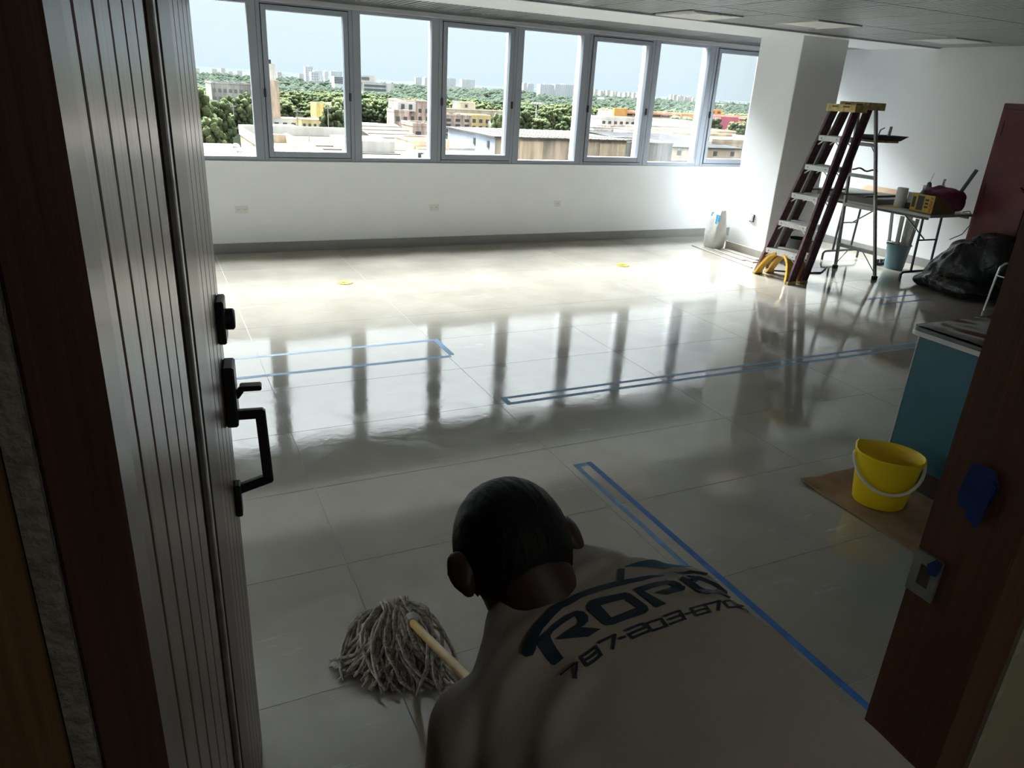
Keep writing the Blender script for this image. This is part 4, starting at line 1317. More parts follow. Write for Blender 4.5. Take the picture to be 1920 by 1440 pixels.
FT_L, FT_R = Vector((0.375, 0.10, 0.0)), Vector((0.640, 0.04, 0.0))
KN_L, KN_R = Vector((0.375, 0.185, 0.485)), Vector((0.630, 0.130, 0.485))
legs = ((Vector((0.42, 0.10, 0.88)), KN_L, FT_L + Vector((0, 0.02, 0.09))), (Vector((0.59, 0.09, 0.88)), KN_R, FT_R + Vector((0, 0.02, 0.09))))
for h_, k_, a_ in legs:
    capsule(body, h_, k_, 0.082, 0.052)
    capsule(body, k_, a_, 0.052, 0.036)
    capsule(body, a_ + Vector((0, -0.03, -0.04)), a_ + Vector((0, 0.14, -0.055)), 0.032, 0.026)
V_, F_ = remeshed(body, 0.0052, 3)
person = empty('person', (0.5, 0.09, 0), 'worker in an off-white printed shirt bending forward over a mop', 'person')
MB().add(V_, F_).build('body', m_skin, person, smooth='all')

# ---- hair: a cap following the skull, open over the face
hv_, hf_ = [], []
NU, NV = 72, 40
def hair_r(a, b):
    d = Vector((math.cos(b) * math.cos(a), math.cos(b) * math.sin(a), math.sin(b)))
    p = Vector((math.copysign(abs(d.x) ** 0.92, d.x) * 0.084, d.y * 0.1025, d.z * 0.101))
    k = 1.0 + 0.012 * noise.noise(Vector((d.x * 9, d.y * 9, d.z * 9)))
    return p * k


keep = {}
ring_pts = []
for j in range(NV + 1):
    b = -math.pi / 2 + math.pi * j / NV
    for i in range(NU):
        a = 2 * math.pi * i / NU
        ring_pts.append(hair_r(a, b))
def hair_in(p):
    if p.y > 0.035 and p.z < 0.045 + 0.02 * (p.y - 0.035): return False
    if p.z < -0.086 + 0.60 * max(0, p.y + 0.045): return False
    return True


for j in range(NV):
    for i in range(NU):
        q = [j * NU + i, j * NU + (i + 1) % NU, (j + 1) * NU + (i + 1) % NU, (j + 1) * NU + i]
        if all(hair_in(ring_pts[x]) for x in q): hf_.append(q)
used = sorted({x for q in hf_ for x in q})
rm = {x: n for n, x in enumerate(used)}
outer = [hp_(*ring_pts[x]) for x in used]
inner = [hp_(*(ring_pts[x] * 0.93)) for x in used]
nO = len(outer)
faces = [tuple(rm[x] for x in q) for q in hf_] + [tuple(rm[x] + nO for x in reversed(q)) for q in hf_]
ec = {}
for q in hf_:
    for k in range(4):
        e_ = (rm[q[k]], rm[q[(k + 1) % 4]])
        ec[e_] = ec.get(e_, 0) + 1
for (a, b) in ec:
    if (b, a) not in ec: faces.append((b, a, a + nO, b + nO))
MB().add(outer + inner, faces).build('hair', m_hair, person, smooth='all')

# ---- shirt: torso and short sleeves in one cloth, with folds
sh = MB()


def superring(cx, y, cz, a, bu, bd, n=40, ex=2.5, tilt=0.0):
    roll = 0.17 * max(0.0, min(1.0, (y - 0.2) / 0.4))
    yaw = 0.30 * max(0.0, min(1.0, (y - 0.60) / 0.16))
    rg_ = []
    for k in range(n):
        t = 2 * math.pi * k / n
        c_, s_ = math.cos(t), math.sin(t)
        x = math.copysign(abs(c_) ** (2 / ex), c_) * a
        z = math.copysign(abs(s_) ** (2 / ex), s_) * (bu if s_ > 0 else bd)
        rg_.append(Vector((cx + x, y + yaw * x, cz + z + roll * x)))
    return rg_


rings = [superring(*r) for r in (
    (0.500, -0.02, 0.915, 0.190, 0.120, 0.15), (0.500, 0.06, 0.930, 0.212, 0.132, 0.155), (0.500, 0.16, 0.945, 0.222, 0.135, 0.15),
    (0.500, 0.27, 0.958, 0.222, 0.130, 0.15), (0.498, 0.37, 0.966, 0.221, 0.126, 0.15), (0.492, 0.46, 0.970, 0.216, 0.124, 0.14),
    (0.484, 0.54, 0.976, 0.208, 0.119, 0.13), (0.474, 0.61, 0.986, 0.196, 0.112, 0.115), (0.464, 0.665, 0.998, 0.172, 0.102, 0.10),
    (0.452, 0.715, 1.010, 0.140, 0.088, 0.085), (0.442, 0.750, 1.022, 0.105, 0.074, 0.075), (0.436, 0.775, 1.030, 0.084, 0.062, 0.066))]
sh.loft(rings)
for s_, e_ in ((SH_L, EL_L), (SH_R, EL_R)):
    inn = Vector((0.475, 0.56, 0.965))
    capsule(sh, inn + (s_ - inn) * 0.45, s_, 0.100, 0.076 if s_.x > 0.5 else 0.070, 20)
    if s_.x > 0.5: capsule(sh, (0.50, 0.705, 1.022), s_ + Vector((-0.02, 0.005, 0.012)), 0.066, 0.068, 20)
    d_ = (e_ - s_)
    pts = [s_, s_ + d_ * 0.25, s_ + d_ * 0.5, s_ + d_ * 0.66]
    capsule(sh, pts[0], pts[2], 0.076, 0.073, 20)
    sh.tube([pts[2], pts[3]], [0.073, 0.075], 20)
V_, F_ = remeshed(sh, 0.0085, 7, 0.5)
bm = bmesh.new()
for v in V_: bm.verts.new(v)
bm.verts.ensure_lookup_table()
for f in F_: bm.faces.new([bm.verts[i] for i in f])
bm.normal_update()
RIDGES = [  # fold crests in plan (x, y), height, width
    ([(0.375, 0.628), (0.325, 0.615), (0.283, 0.572), (0.262, 0.50)], 0.007, 0.016),
    ([(0.405, 0.655), (0.36, 0.66), (0.31, 0.645), (0.27, 0.60)], 0.005, 0.018),
    ([(0.395, 0.560), (0.350, 0.540), (0.315, 0.500), (0.295, 0.43)], 0.006, 0.016),
    ([(0.60, 0.640), (0.64, 0.615), (0.672, 0.575), (0.685, 0.52)], 0.008, 0.012),
    ([(0.55, 0.700), (0.61, 0.695), (0.665, 0.665), (0.70, 0.61)], 0.006, 0.012),
    ([(0.62, 0.600), (0.655, 0.565), (0.68, 0.51), (0.70, 0.44)], 0.006, 0.014),
    ([(0.45, 0.70), (0.50, 0.715), (0.55, 0.72)], 0.005, 0.010),
    ([(0.335, 0.48), (0.30, 0.40), (0.29, 0.30)], 0.006, 0.02),
]


def seg_d(px, py, poly):
    best = 9
    for (x0, y0), (x1, y1) in zip(poly[:-1], poly[1:]):
        dx, dy = x1 - x0, y1 - y0
        t = max(0, min(1, ((px - x0) * dx + (py - y0) * dy) / (dx * dx + dy * dy)))
        best = min(best, math.hypot(px - x0 - t * dx, py - y0 - t * dy))
    return best


for v in bm.verts:
    d_ = 0.006 * noise.noise(v.co * 7.0) + 0.003 * noise.noise(v.co * 16.0)
    if v.normal.z > -0.2:
        for poly, h_, w_ in RIDGES:
            q = seg_d(v.co.x, v.co.y, poly)
            if q < w_ * 3: d_ += h_ * (math.exp(-(q / w_) ** 2) - 0.2 * math.exp(-((q - w_ * 1.7) / w_) ** 2))
    v.co += v.normal * d_
# open the neck, the sleeve ends and the hem
def drop(f):
    c = f.calc_center_median()
    if (c - Vector((0.436, 0.772, 1.03))).dot(Vector((-0.30, 0.90, 0.25)).normalized()) > -0.002 and abs(c.x - 0.436) < 0.11: return True
    for s_, e_ in ((SH_L, EL_L), (SH_R, EL_R)):
        d_ = (e_ - s_)
        if (c - (s_ + d_ * 0.645)).dot(d_.normalized()) > 0 and (c - (s_ + d_ * 0.66)).length < 0.12: return True
    return c.y < -0.012
bmesh.ops.delete(bm, geom=[f for f in bm.faces if drop(f)], context='FACES')
bmesh.ops.solidify(bm, geom=bm.faces[:], thickness=0.003)
V_ = [v.co.copy() for v in bm.verts]
F_ = [tuple(v.index for v in f.verts) for f in bm.faces]
bm.verts.index_update()
F_ = [tuple(v.index for v in f.verts) for f in bm.faces]
bm.free()
shirt = MB().add(V_, F_).build('shirt', m_shirt, person, smooth='all')
SHIRT_BVH = BVHTree.FromPolygons(V_, F_)
# ribbed collar
cpts = []
for k in range(28):
    a = 2 * math.pi * k / 28
    cpts.append(Vector((0.440 + 0.076 * math.cos(a), 0.770 - 0.014 * math.sin(a) + 0.024 * math.cos(a), 1.027 + 0.060 * math.sin(a) + 0.013 * math.cos(a))))
MB().tube(cpts, 0.0085, 8, closed=True).build('collar', m_shirt, shirt, smooth='all')

# PRINT-BEGIN
# ---- the print across the shoulders: flat ink outlines in plan, laid on to the cloth
PRINT = {"swoosh":[[0.3512,0.6246],[0.3589,0.6352],[0.37,0.644],[0.3833,0.6507],[0.4006,0.6568],[0.4238,0.6643],[0.4489,0.6666],[0.4754,0.6664],[0.5052,0.6633],[0.5368,0.6581],[0.5737,0.658],[0.6158,0.6708],[0.6439,0.6693],[0.6623,0.662],[0.6686,0.6588],[0.6635,0.6565],[0.6451,0.6639],[0.6204,0.6664],[0.5808,0.6538],[0.5428,0.6494],[0.5114,0.6515],[0.4823,0.6556],[0.452,0.6568],[0.424,0.653],[0.403,0.6453],[0.3875,0.6388],[0.3736,0.6273],[0.3665,0.6184],[0.3612,0.6154],[0.3544,0.6175]],"R":[[0.3716,0.624],[0.3783,0.6287],[0.399,0.6372],[0.4216,0.6408],[0.4366,0.641],[0.4437,0.6348],[0.4445,0.6252],[0.4404,0.6182],[0.4338,0.6157],[0.4284,0.6152],[0.4476,0.6001],[0.4288,0.598],[0.3934,0.6183],[0.4118,0.6204],[0.4252,0.6206],[0.4305,0.6246],[0.4324,0.6316],[0.4287,0.6345],[0.4131,0.6326],[0.397,0.6294],[0.39,0.6257],[0.3887,0.622],[0.3917,0.5901],[0.3786,0.5892],[0.3715,0.6207]],"O":[[0.4517,0.6406],[0.4598,0.6459],[0.4715,0.6453],[0.5075,0.6386],[0.5129,0.6346],[0.5211,0.6062],[0.5185,0.5991],[0.5122,0.5965],[0.4641,0.5978],[0.4572,0.6004],[0.4542,0.6059],[0.4493,0.6335]],"Oh":[[0.4663,0.6325],[0.5008,0.6281],[0.5078,0.6088],[0.4681,0.6078]],"P":[[0.5213,0.6393],[0.5797,0.6441],[0.588,0.6391],[0.5934,0.6316],[0.5973,0.6243],[0.5921,0.6197],[0.5818,0.6163],[0.5594,0.6144],[0.5445,0.6231],[0.5735,0.6263],[0.5817,0.6295],[0.5783,0.6341],[0.571,0.6343],[0.5334,0.6307],[0.547,0.5998],[0.531,0.5986]],"Q":[[0.5965,0.6367],[0.6033,0.6401],[0.6349,0.6626],[0.6532,0.657],[0.6649,0.6478],[0.6761,0.6408],[0.6852,0.6335],[0.6542,0.5943],[0.6517,0.5939],[0.6459,0.5982],[0.6342,0.6003],[0.6159,0.5978],[0.6102,0.6054],[0.6063,0.6189]],"Qh":[[0.6115,0.6327],[0.6473,0.6527],[0.6598,0.6445],[0.6708,0.6374],[0.6757,0.6325],[0.6364,0.6087],[0.6212,0.6097],[0.6179,0.618]],"roof":[[0.5376,0.6858],[0.5978,0.6937],[0.6169,0.691],[0.6594,0.6747],[0.6391,0.6769],[0.6216,0.6819],[0.5993,0.6741],[0.5753,0.6773],[0.5528,0.6812]],"chim":[[0.5291,0.6849],[0.5366,0.6825],[0.5203,0.6598],[0.5128,0.6636]],"strokes":[[[0.3782,0.5714],[0.3984,0.572],[0.3873,0.5554]],[[0.4092,0.5783],[0.4306,0.5816],[0.4303,0.5686],[0.4059,0.5625],[0.408,0.578]],[[0.407,0.5703],[0.4305,0.5751]],[[0.436,0.584],[0.4584,0.5835],[0.4461,0.5681]],[[0.4607,0.5761],[0.4673,0.5754]],[[0.4736,0.5827],[0.4988,0.5833],[0.4991,0.5761],[0.4743,0.5758],[0.4749,0.569],[0.4994,0.5689]],[[0.5032,0.5811],[0.525,0.5798],[0.5239,0.566],[0.5024,0.5674],[0.5032,0.5811]],[[0.5308,0.5817],[0.5556,0.5826],[0.5533,0.5681],[0.5287,0.5671]],[[0.5333,0.5744],[0.5544,0.5753]],[[0.56,0.5747],[0.568,0.575]],[[0.575,0.5818],[0.599,0.5841],[0.5958,0.5697],[0.5717,0.5684],[0.5738,0.5817]],[[0.5727,0.575],[0.5974,0.5769]],[[0.603,0.5845],[0.6234,0.584],[0.6105,0.5706]],[[0.6283,0.5816],[0.65,0.5849],[0.6467,0.5713],[0.6292,0.5717],[0.6283,0.5816]],[[0.6476,0.5774],[0.6627,0.5785],[0.6451,0.5701],[0.6576,0.5685],[0.656,0.5629]]]}
m_ink = M('navy_ink', (0.022, 0.042, 0.070), 0.6)
m_ink2 = M('petrol_blue_ink', (0.02, 0.10, 0.16), 0.6)
from mathutils.geometry import tessellate_polygon


def on_shirt(x, y, off=0.003):
    h = SHIRT_BVH.ray_cast(Vector((x, y, 1.6)), Vector((0, 0, -1)))
    if h[0] is None: return None
    return h[0] + h[1] * (off if h[1].z > 0 else -off)


def ink(polys, mat, name):
    b_ = bmesh.new()
    for loops in polys:
        flat = [p for lp in loops for p in lp]
        tris = tessellate_polygon([[Vector((x, y, 0)) for x, y in lp] for lp in loops])
        vs_ = [b_.verts.new((x, y, 0)) for x, y in flat]
        for t in tris:
            try: b_.faces.new([vs_[i] for i in t])
            except ValueError: pass
    for _ in range(6):
        es = [e_ for e_ in b_.edges if e_.calc_length() > 0.006]
        if not es: break
        bmesh.ops.subdivide_edges(b_, edges=es, cuts=1)
        bmesh.ops.triangulate(b_, faces=b_.faces[:])
    bad = []
    for v in b_.verts:
        p = on_shirt(v.co.x, v.co.y)
        if p is None: bad.append(v)
        else: v.co = p
    bmesh.ops.delete(b_, geom=bad, context='VERTS')
    bmesh.ops.recalc_face_normals(b_, faces=b_.faces)
    b_.verts.index_update()
    V = [v.co.copy() for v in b_.verts]
    F = [tuple(v.index for v in (f.verts if f.normal.z > 0 else reversed(f.verts))) for f in b_.faces]
    b_.free()
    return MB().add(V, F).build(name, mat, shirt, smooth='all')


def stroke_polys(pl, w):
    out = []
    for (x0, y0), (x1, y1) in zip(pl[:-1], pl[1:]):
        dx, dy = x1 - x0, y1 - y0
        L = math.hypot(dx, dy)
        if L < 1e-5: continue
        ux, uy = dx / L * w / 2, dy / L * w / 2
        out.append([[(x0 - ux - uy, y0 - uy + ux), (x0 - ux + uy, y0 - uy - ux), (x1 + ux + uy, y1 + uy - ux), (x1 + ux - uy, y1 + uy + ux)]])
    return out


tag(ink([[PRINT['swoosh']]], m_ink, 'printed_arc'), 'dark navy arc')
tag(ink([[PRINT['R']], [PRINT['O'], PRINT['Oh']], [PRINT['P']], [PRINT['Q'], PRINT['Qh']]], m_ink, 'printed_word'), 'dark navy capital lettering')
tag(ink([[PRINT['roof']]], m_ink2, 'printed_roof'), 'petrol blue roof shape')
tag(ink([[PRINT['chim']]], m_ink, 'printed_chimney'), 'dark navy bar')
dg_ = []
for pl in PRINT['strokes']: dg_ += stroke_polys(pl, 0.0031)
tag(ink(dg_, m_ink, 'printed_number'), 'dark navy phone number')

# ---- trousers and shoes
tr = MB()
capsule(tr, (0.41, 0.10, 0.90), (0.59, 0.10, 0.90), 0.128, 0.128, 20)
capsule(tr, (0.50, 0.10, 0.90), (0.497, 0.20, 0.935), 0.135, 0.125, 20)
for h_, k_, a_ in legs:
    capsule(tr, h_, k_, 0.100, 0.072, 18)
    capsule(tr, k_, a_ + Vector((0, 0, 0.0)), 0.072, 0.062, 18)
V_, F_ = remeshed(tr, 0.012, 5)
V_ = [v + (v - Vector((0.5, 0.1, v.z))).normalized() * 0.006 * noise.noise(Vector((v.x * 12, v.y * 12, v.z * 9))) for v in V_]
MB().add(V_, F_).build('trousers', m_trouser, person, smooth='all')
for ft in (FT_L, FT_R):
    s_ = MB()
    capsule(s_, ft + Vector((0, -0.05, 0.045)), ft + Vector((0, 0.17, 0.035)), 0.045, 0.036, 14)
    capsule(s_, ft + Vector((0, -0.04, 0.06)), ft + Vector((0, 0.03, 0.085)), 0.045, 0.045, 14)
    V_, F_ = remeshed(s_, 0.009, 4)
    V_ = [Vector((v.x, v.y, max(v.z, 0.003))) for v in V_]
    MB().add(V_, F_).build('shoe', m_shoe, person, smooth='all')

# ------------------------------------------------------------------ the mop
m_yarn = M('grey_mop_yarn', (0.62, 0.57, 0.50), 0.9, var=0.35, scale=60, bump=0.5, bscale=200)
m_mopwood = M('mop_handle_wood', (0.66, 0.45, 0.14), 0.4, var=0.1, scale=14)
mop = empty('mop', (0.52, 1.72, 0), 'string mop with a yellow handle and grey yarn on the floor', 'mop')
MB().tube([MOP0 + mop_u * 0.01, MOP1 + mop_u * 0.03], 0.0125, 14).build('handle', m_mopwood, mop, smooth=True)
MB().tube([MOP0 - mop_u * 0.02, MOP0 - mop_u * 0.005, MOP0 + mop_u * 0.045, MOP0 + mop_u * 0.058], [0.02, 0.032, 0.032, 0.018], 16).build('socket', m_white, mop, smooth=True)
yarn = MB()
rnd = random.Random(5)
hc = Vector((0.560, 1.885, 0.075))
for k in range(135):
    # every strand leaves the clamp bar, arches over and trails over the floor towards the camera
    s = rnd.random()
    st = Vector((0.610 - 0.085 * s, 1.90 - 0.03 * abs(s - 0.5) + rnd.uniform(-0.025, 0.02), 0.10 + rnd.uniform(-0.02, 0.03) - 0.05 * abs(s - 0.4)))
    ang = math.radians(286 - 84 * s + rnd.uniform(-13, 13))
    L_ = rnd.uniform(0.19, 0.29) + 0.05 * math.sin(math.pi * s) - 0.10 * s
    end = Vector((st.x + L_ * math.cos(ang), st.y + L_ * math.sin(ang), 0.006 + 0.03 * rnd.random() ** 2))
    side = Vector((-math.sin(ang), math.cos(ang), 0)) * rnd.uniform(-0.075, 0.075)
    lay = rnd.uniform(0.0, 0.035)
    pts = []
    for q in range(9):
        t = q / 8
        p = st.lerp(end, t) + side * math.sin(math.pi * t) + Vector((0, 0, (0.03 + lay) * math.sin(math.pi * min(1, t * 1.15)) * (1 - t * 0.6)))
        p += Vector((rnd.uniform(-1, 1), rnd.uniform(-1, 1), 0)) * 0.005 * t
        p.z = max(p.z, 0.006)
        pts.append(p)
    yarn.tube(pts, [0.005, 0.0055, 0.006, 0.006, 0.006, 0.006, 0.006, 0.006, 0.004], 5)
for k in range(34):      # loops bunched over the clamp
    s = rnd.random()
    c0 = Vector((0.615 - 0.09 * s, 1.885, 0.105))
    r_ = rnd.uniform(0.02, 0.045)
    ax = rnd.uniform(-0.5, 0.5)
    pts = [c0 + Vector((ax * r_ * math.cos(a) + rnd.uniform(-.002, .002), -r_ * math.cos(a), r_ * 0.75 * math.sin(a))) for a in [math.pi * (-0.15 + 1.3 * q / 8) for q in range(9)]]
    pts = [Vector((p.x, p.y, max(p.z, 0.006))) for p in pts]
    yarn.tube(pts, 0.0048, 5)
for k in range(9):       # a band of yarn tied round
    z_ = 0.085 + 0.006 * (k % 4)
    yarn.tube([Vector((0.565 + (0.060 + 0.004 * k) * math.cos(a) * 0.9, 1.87 + 0.04 * math.sin(a), z_ + 0.01 * math.sin(3 * a + k))) for a in [2 * math.pi * q / 14 for q in range(14)]], 0.0048, 5, closed=True)
yo = yarn.build('mop_yarn', m_yarn, mop, smooth='all')
yo['kind'] = 'stuff'

# ================================================================== THE CITY BEYOND THE WINDOWS
GZ = -21.0
rc = random.Random(11)


def stained(name, col, dark, scale=0.35, amt=0.62):
    """weathered render: darker streaks running down"""
    m, t, b = nodes_of(name)
    N, L = t.nodes, t.links
    geo = N.new('ShaderNodeNewGeometry')
    mp = N.new('ShaderNodeMapping'); mp.inputs['Scale'].default_value = (1, 1, 0.16)
    L.new(geo.outputs['Position'], mp.inputs['Vector'])
    nz = N.new('ShaderNodeTexNoise'); nz.inputs['Scale'].default_value = scale; nz.inputs['Detail'].default_value = 8; nz.inputs['Roughness'].default_value = 0.68
    L.new(mp.outputs[0], nz.inputs['Vector'])
    rp = N.new('ShaderNodeValToRGB')
    rp.color_ramp.elements[0].position = 0.40; rp.color_ramp.elements[0].color = tuple(dark) + (1,)
    rp.color_ramp.elements[1].position = amt; rp.color_ramp.elements[1].color = tuple(col) + (1,)
    L.new(nz.outputs['Fac'], rp.inputs[0]); L.new(rp.outputs[0], b.inputs['Base Color'])
    b.inputs['Roughness'].default_value = 0.9
    b.inputs['Specular IOR Level'].default_value = 0.0
    return m


mc = {  # roof colours are darkened to offset the strong sun on upward faces
    'tan': stained('city_tan_render', (0.528, 0.400, 0.304), (0.240, 0.200, 0.168)),
    'beige': stained('city_beige_render', (0.558, 0.449, 0.326), (0.341, 0.264, 0.194)),
    'cream': stained('city_cream_render', (0.442, 0.390, 0.312), (0.286, 0.247, 0.195), 0.2),
    'roofc': stained('city_cream_roof_dimmed', (0.092, 0.081, 0.063), (0.058, 0.048, 0.036), 0.2),
    'grey': stained('city_grey_concrete', (0.357, 0.340, 0.323), (0.170, 0.162, 0.153)),
    'white': stained('city_white_render', (0.480, 0.474, 0.456), (0.360, 0.348, 0.330), 0.2),
    'roofw': stained('city_pale_roof_dimmed', (0.098, 0.094, 0.087), (0.068, 0.062, 0.055), 0.15),
    'blue': stained('city_bluegrey_render', (0.336, 0.376, 0.456), (0.272, 0.296, 0.352), 0.2),
    'yellow': stained('city_yellow_ruin', (0.540, 0.435, 0.165), (0.210, 0.173, 0.090), 0.4, 0.56),
    'house': stained('city_ochre_house', (0.495, 0.383, 0.195), (0.330, 0.255, 0.143), 0.3),
    'ruin': stained('city_pink_ruin', (0.473, 0.359, 0.306), (0.184, 0.158, 0.140), 0.5),
    'green': stained('city_green_render', (0.360, 0.424, 0.264), (0.272, 0.312, 0.192)),
    'orange': stained('city_orange_render', (0.520, 0.273, 0.098), (0.416, 0.215, 0.085), 0.1),
    'salmon': stained('city_salmon_band', (0.468, 0.195, 0.150), (0.364, 0.156, 0.117), 0.1),
    'pink': stained('city_pink_render', (0.528, 0.138, 0.198), (0.432, 0.120, 0.168), 0.1),
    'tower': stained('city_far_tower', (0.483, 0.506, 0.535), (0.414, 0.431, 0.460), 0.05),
    'slate': stained('city_slate_roof', (0.042, 0.042, 0.043), (0.027, 0.027, 0.028), 0.3),
    'stone': stained('city_rubble_stone', (0.405, 0.375, 0.330), (0.112, 0.112, 0.105), 1.6, 0.55),
    'dark': M('city_dark_opening', (0.035, 0.038, 0.042), 0.5),
    'glass': M('city_window_glass', (0.09, 0.105, 0.12), 0.25),
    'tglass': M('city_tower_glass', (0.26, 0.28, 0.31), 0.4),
    'roofr': stained('city_red_roof', (0.075, 0.030, 0.022), (0.058, 0.024, 0.018), 0.1),
    'red': M('city_red_sign', (0.36, 0.07, 0.05), 0.6),
    'sky': M('city_blue_awning', (0.10, 0.19, 0.28), 0.6),
}
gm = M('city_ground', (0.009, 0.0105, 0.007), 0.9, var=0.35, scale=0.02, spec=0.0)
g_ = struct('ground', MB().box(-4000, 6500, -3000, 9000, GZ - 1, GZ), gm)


BR = []


def building(name, label, x0, x1, y0, y1, z1, wall, roof='roofw', front=None, left=None, par=0.5, wmat='glass', cat='building', group=None, wscale=(0.5, 0.55), left_wall=None):
    """walls, roof with a rim, and every window its own piece; front faces the room, left the near side"""
    B = empty(name, ((x0 + x1) / 2, (y0 + y1) / 2, GZ), label, cat, group)
    BR.append((x0, x1, y0, y1))
    MB().box(x0, x1, y0, y1, GZ, z1).build('walls', mc[wall], B)
    if left_wall:
        MB().box(x0 - 0.12, x0 - 0.002, y0, y1, GZ, z1).build('side_wall', mc[left_wall], B)
    if roof:
        MB().box(x0 + 0.3, x1 - 0.3, y0 + 0.3, y1 - 0.3, z1 + 0.002, z1 + 0.12).build('roof', mc[roof], B)
    if par > 0:
        w = min(0.45, 0.12 * (x1 - x0))
        MB().box(x0 - 0.1, x1 + 0.1, y0 - 0.1, y0 + w, z1, z1 + par).box(x0 - 0.1, x1 + 0.1, y1 - w, y1 + 0.1, z1, z1 + par) \
            .box(x0 - 0.1, x0 + w, y0 + w, y1 - w, z1, z1 + par).box(x1 - w, x1 + 0.1, y0 + w, y1 - w, z1, z1 + par).build('parapet', mc[wall], B)
    wm = None
    for face, spec in (('f', front), ('l', left)):
        if not spec: continue
        n, rows, zt, zb = spec
        span = (x1 - x0) if face == 'f' else (y1 - y0)
        cw, chh = span / n, (zt - zb) / rows
        ww, wh = cw * wscale[0], chh * wscale[1]
        proto = None
        for r in range(rows):
            for k in range(n):
                zc_ = zb + (r + 0.5) * chh
                if face == 'f':
                    px, py = x0 + (k + 0.5) * cw, y0 - 0.06
                else:
                    px, py = x0 - 0.18, y0 + (k + 0.5) * cw
                if proto is None:
                    mb = MB()
                    if face == 'f': mb.box(px - ww / 2, px + ww / 2, py, y0 + 0.05, zc_ - wh / 2, zc_ + wh / 2)
                    else: mb.box(px, x0 + 0.05, py - ww / 2, py + ww / 2, zc_ - wh / 2, zc_ + wh / 2)
                    proto = mb.build('window', mc[wmat], B)
                    p0 = (px, py, zc_)
                else:
                    c = copy_obj(proto)
                    c.location = (px - p0[0], py - p0[1], zc_ - p0[2])
    return B


# ---- big warehouse with the blue-grey flank
wh_ = building('warehouse', 'large warehouse with a blue-grey side wall and pale sheet roof', 69.3, 103.5, 153, 182, -8.6, 'tan', None, par=0, left_wall='blue')
rv = MB()
nst = 16
for q in range(nst):
    xa, xb = 68.6 + (104.4 - 68.6) * q / nst, 68.6 + (104.4 - 68.6) * (q + 1) / nst
    rv.box(xa, xb - 0.12, 152.2, 183, -8.6, -8.28).box(xb - 0.12, xb, 152.2, 183, -8.6, -8.18)
rv.build('sheet_roof', mc['roofw'], wh_)
MB().box(75.2, 81.0, 152.7, 153.0, -14, -9.2).build('plaster_panel', mc['beige'], wh_)
MB().box(96, 103, 152.7, 153.0, -15, -9.3).build('plaster_panel', mc['beige'], wh_)
MB().box(69.0, 69.2, 156, 157, -11.0, -9.6).build('vent', mc['dark'], wh_)
MB().box(69.0, 69.2, 164, 165, -11.0, -9.6).build('vent', mc['dark'], wh_)
building('stained_annex', 'grey rain-stained annex at the right end of the warehouse', 104.5, 121, 158, 176, -9.4, 'grey', 'slate', par=0.4)
building('white_roof_shed', 'low shed with a plain white roof before the blue-grey warehouse wall', 45.5, 60.5, 122, 142, -10.6, 'white', 'roofw', par=0.0)
building('small_white_block', 'small white block on the left of the warehouse', 60.5, 66.5, 158, 168, -11.6, 'white', 'roofw', par=0.3)
# ---- low shops to the right
C_ = building('shop_building', 'beige shop building with grey roof and dark shopfront', 137, 172, 189, 226, -12.2, 'beige', None, front=(5, 1, -12.8, -15.2), par=0, wscale=(0.22, 0.6), wmat='dark')
MB().add([(136.4, 188.4, -12.2), (172.6, 188.4, -12.2), (172.6, 227, -10.6), (136.4, 227, -10.6), (136.4, 188.4, -12.5), (172.6, 188.4, -12.5), (172.6, 227, -12.5), (136.4, 227, -12.5)],
         [(0, 1, 2, 3), (4, 7, 6, 5), (0, 4, 5, 1), (1, 5, 6, 2), (2, 6, 7, 3), (3, 7, 4, 0)]).build('sloping_roof', mc['slate'], C_)
MB().box(137, 172, 186.8, 189, -16.2, -15.9).build('awning', mc['white'], C_)
for q in range(4):
    MB().box(139 + q * 8, 145.5 + q * 8, 188.6, 188.95, -20.2, -16.6).build('shopfront', mc['glass'], C_)
building('flat_roofed_block', 'long beige block with a stepped flat roof behind the shop', 176, 214, 240, 262, -10.0, 'beige', 'slate', par=0.5)
building('rooftop_hut', 'small white flat-roofed house behind the shop', 196, 214, 264, 280, -7.6, 'white', 'roofw', par=0.3)
building('white_cube_house', 'small white cube house left of the shop roof', 160, 171, 236, 246, -10.2, 'white', 'roofw', front=(2, 1, -10.8, -13.0), par=0.3)
D_ = building('rubble_wall_building', 'beige building with a rubble stone wing at the right end', 168, 205, 199, 232, -11.2, 'beige', 'roofc', par=1.0)
MB().box(179, 200, 198.2, 199, GZ, -12.2).build('stone_wing', mc['stone'], D_)
MB().box(168.6, 179, 197.2, 199, -16.4, -16.1).build('awning', mc['white'], D_)
# ---- orange and pink school blocks
O_ = building('orange_school', 'long orange school building with salmon floor bands', 291, 425, 449, 470, -8.9, 'beige', 'roofr', front=(17, 3, -9.2, -20.0), par=0.3, wmat='dark', wscale=(0.82, 0.42))
MB().box(289.5, 300, 446.5, 449, GZ, -7.2).build('orange_wing', mc['orange'], O_)
MB().box(346, 360, 446.8, 449, GZ, -8.6).build('orange_wing', mc['orange'], O_)
for zz in (-9.6, -13.2, -16.8):
    MB().box(300.1, 345.9, 447.6, 449, zz - 0.9, zz).box(360.1, 425, 447.6, 449, zz - 0.9, zz).build('floor_band', mc['salmon'], O_)
building('orange_stair_tower', 'small orange stair tower above the school roof', 392, 404, 472, 482, -5.6, 'orange', 'roofr', front=(2, 1, -6.0, -8.6), par=0.3, wmat='dark')
P_ = building('pink_block', 'bright pink slab beside a gallery of orange floors', 366, 382, 428, 441, -9.2, 'pink', 'roofr', par=0.2)
for zz in (-9.6, -12.6, -15.6):
    MB().box(382.1, 422, 430, 440, zz - 0.8, zz).build('gallery_floor', mc['salmon'], P_)
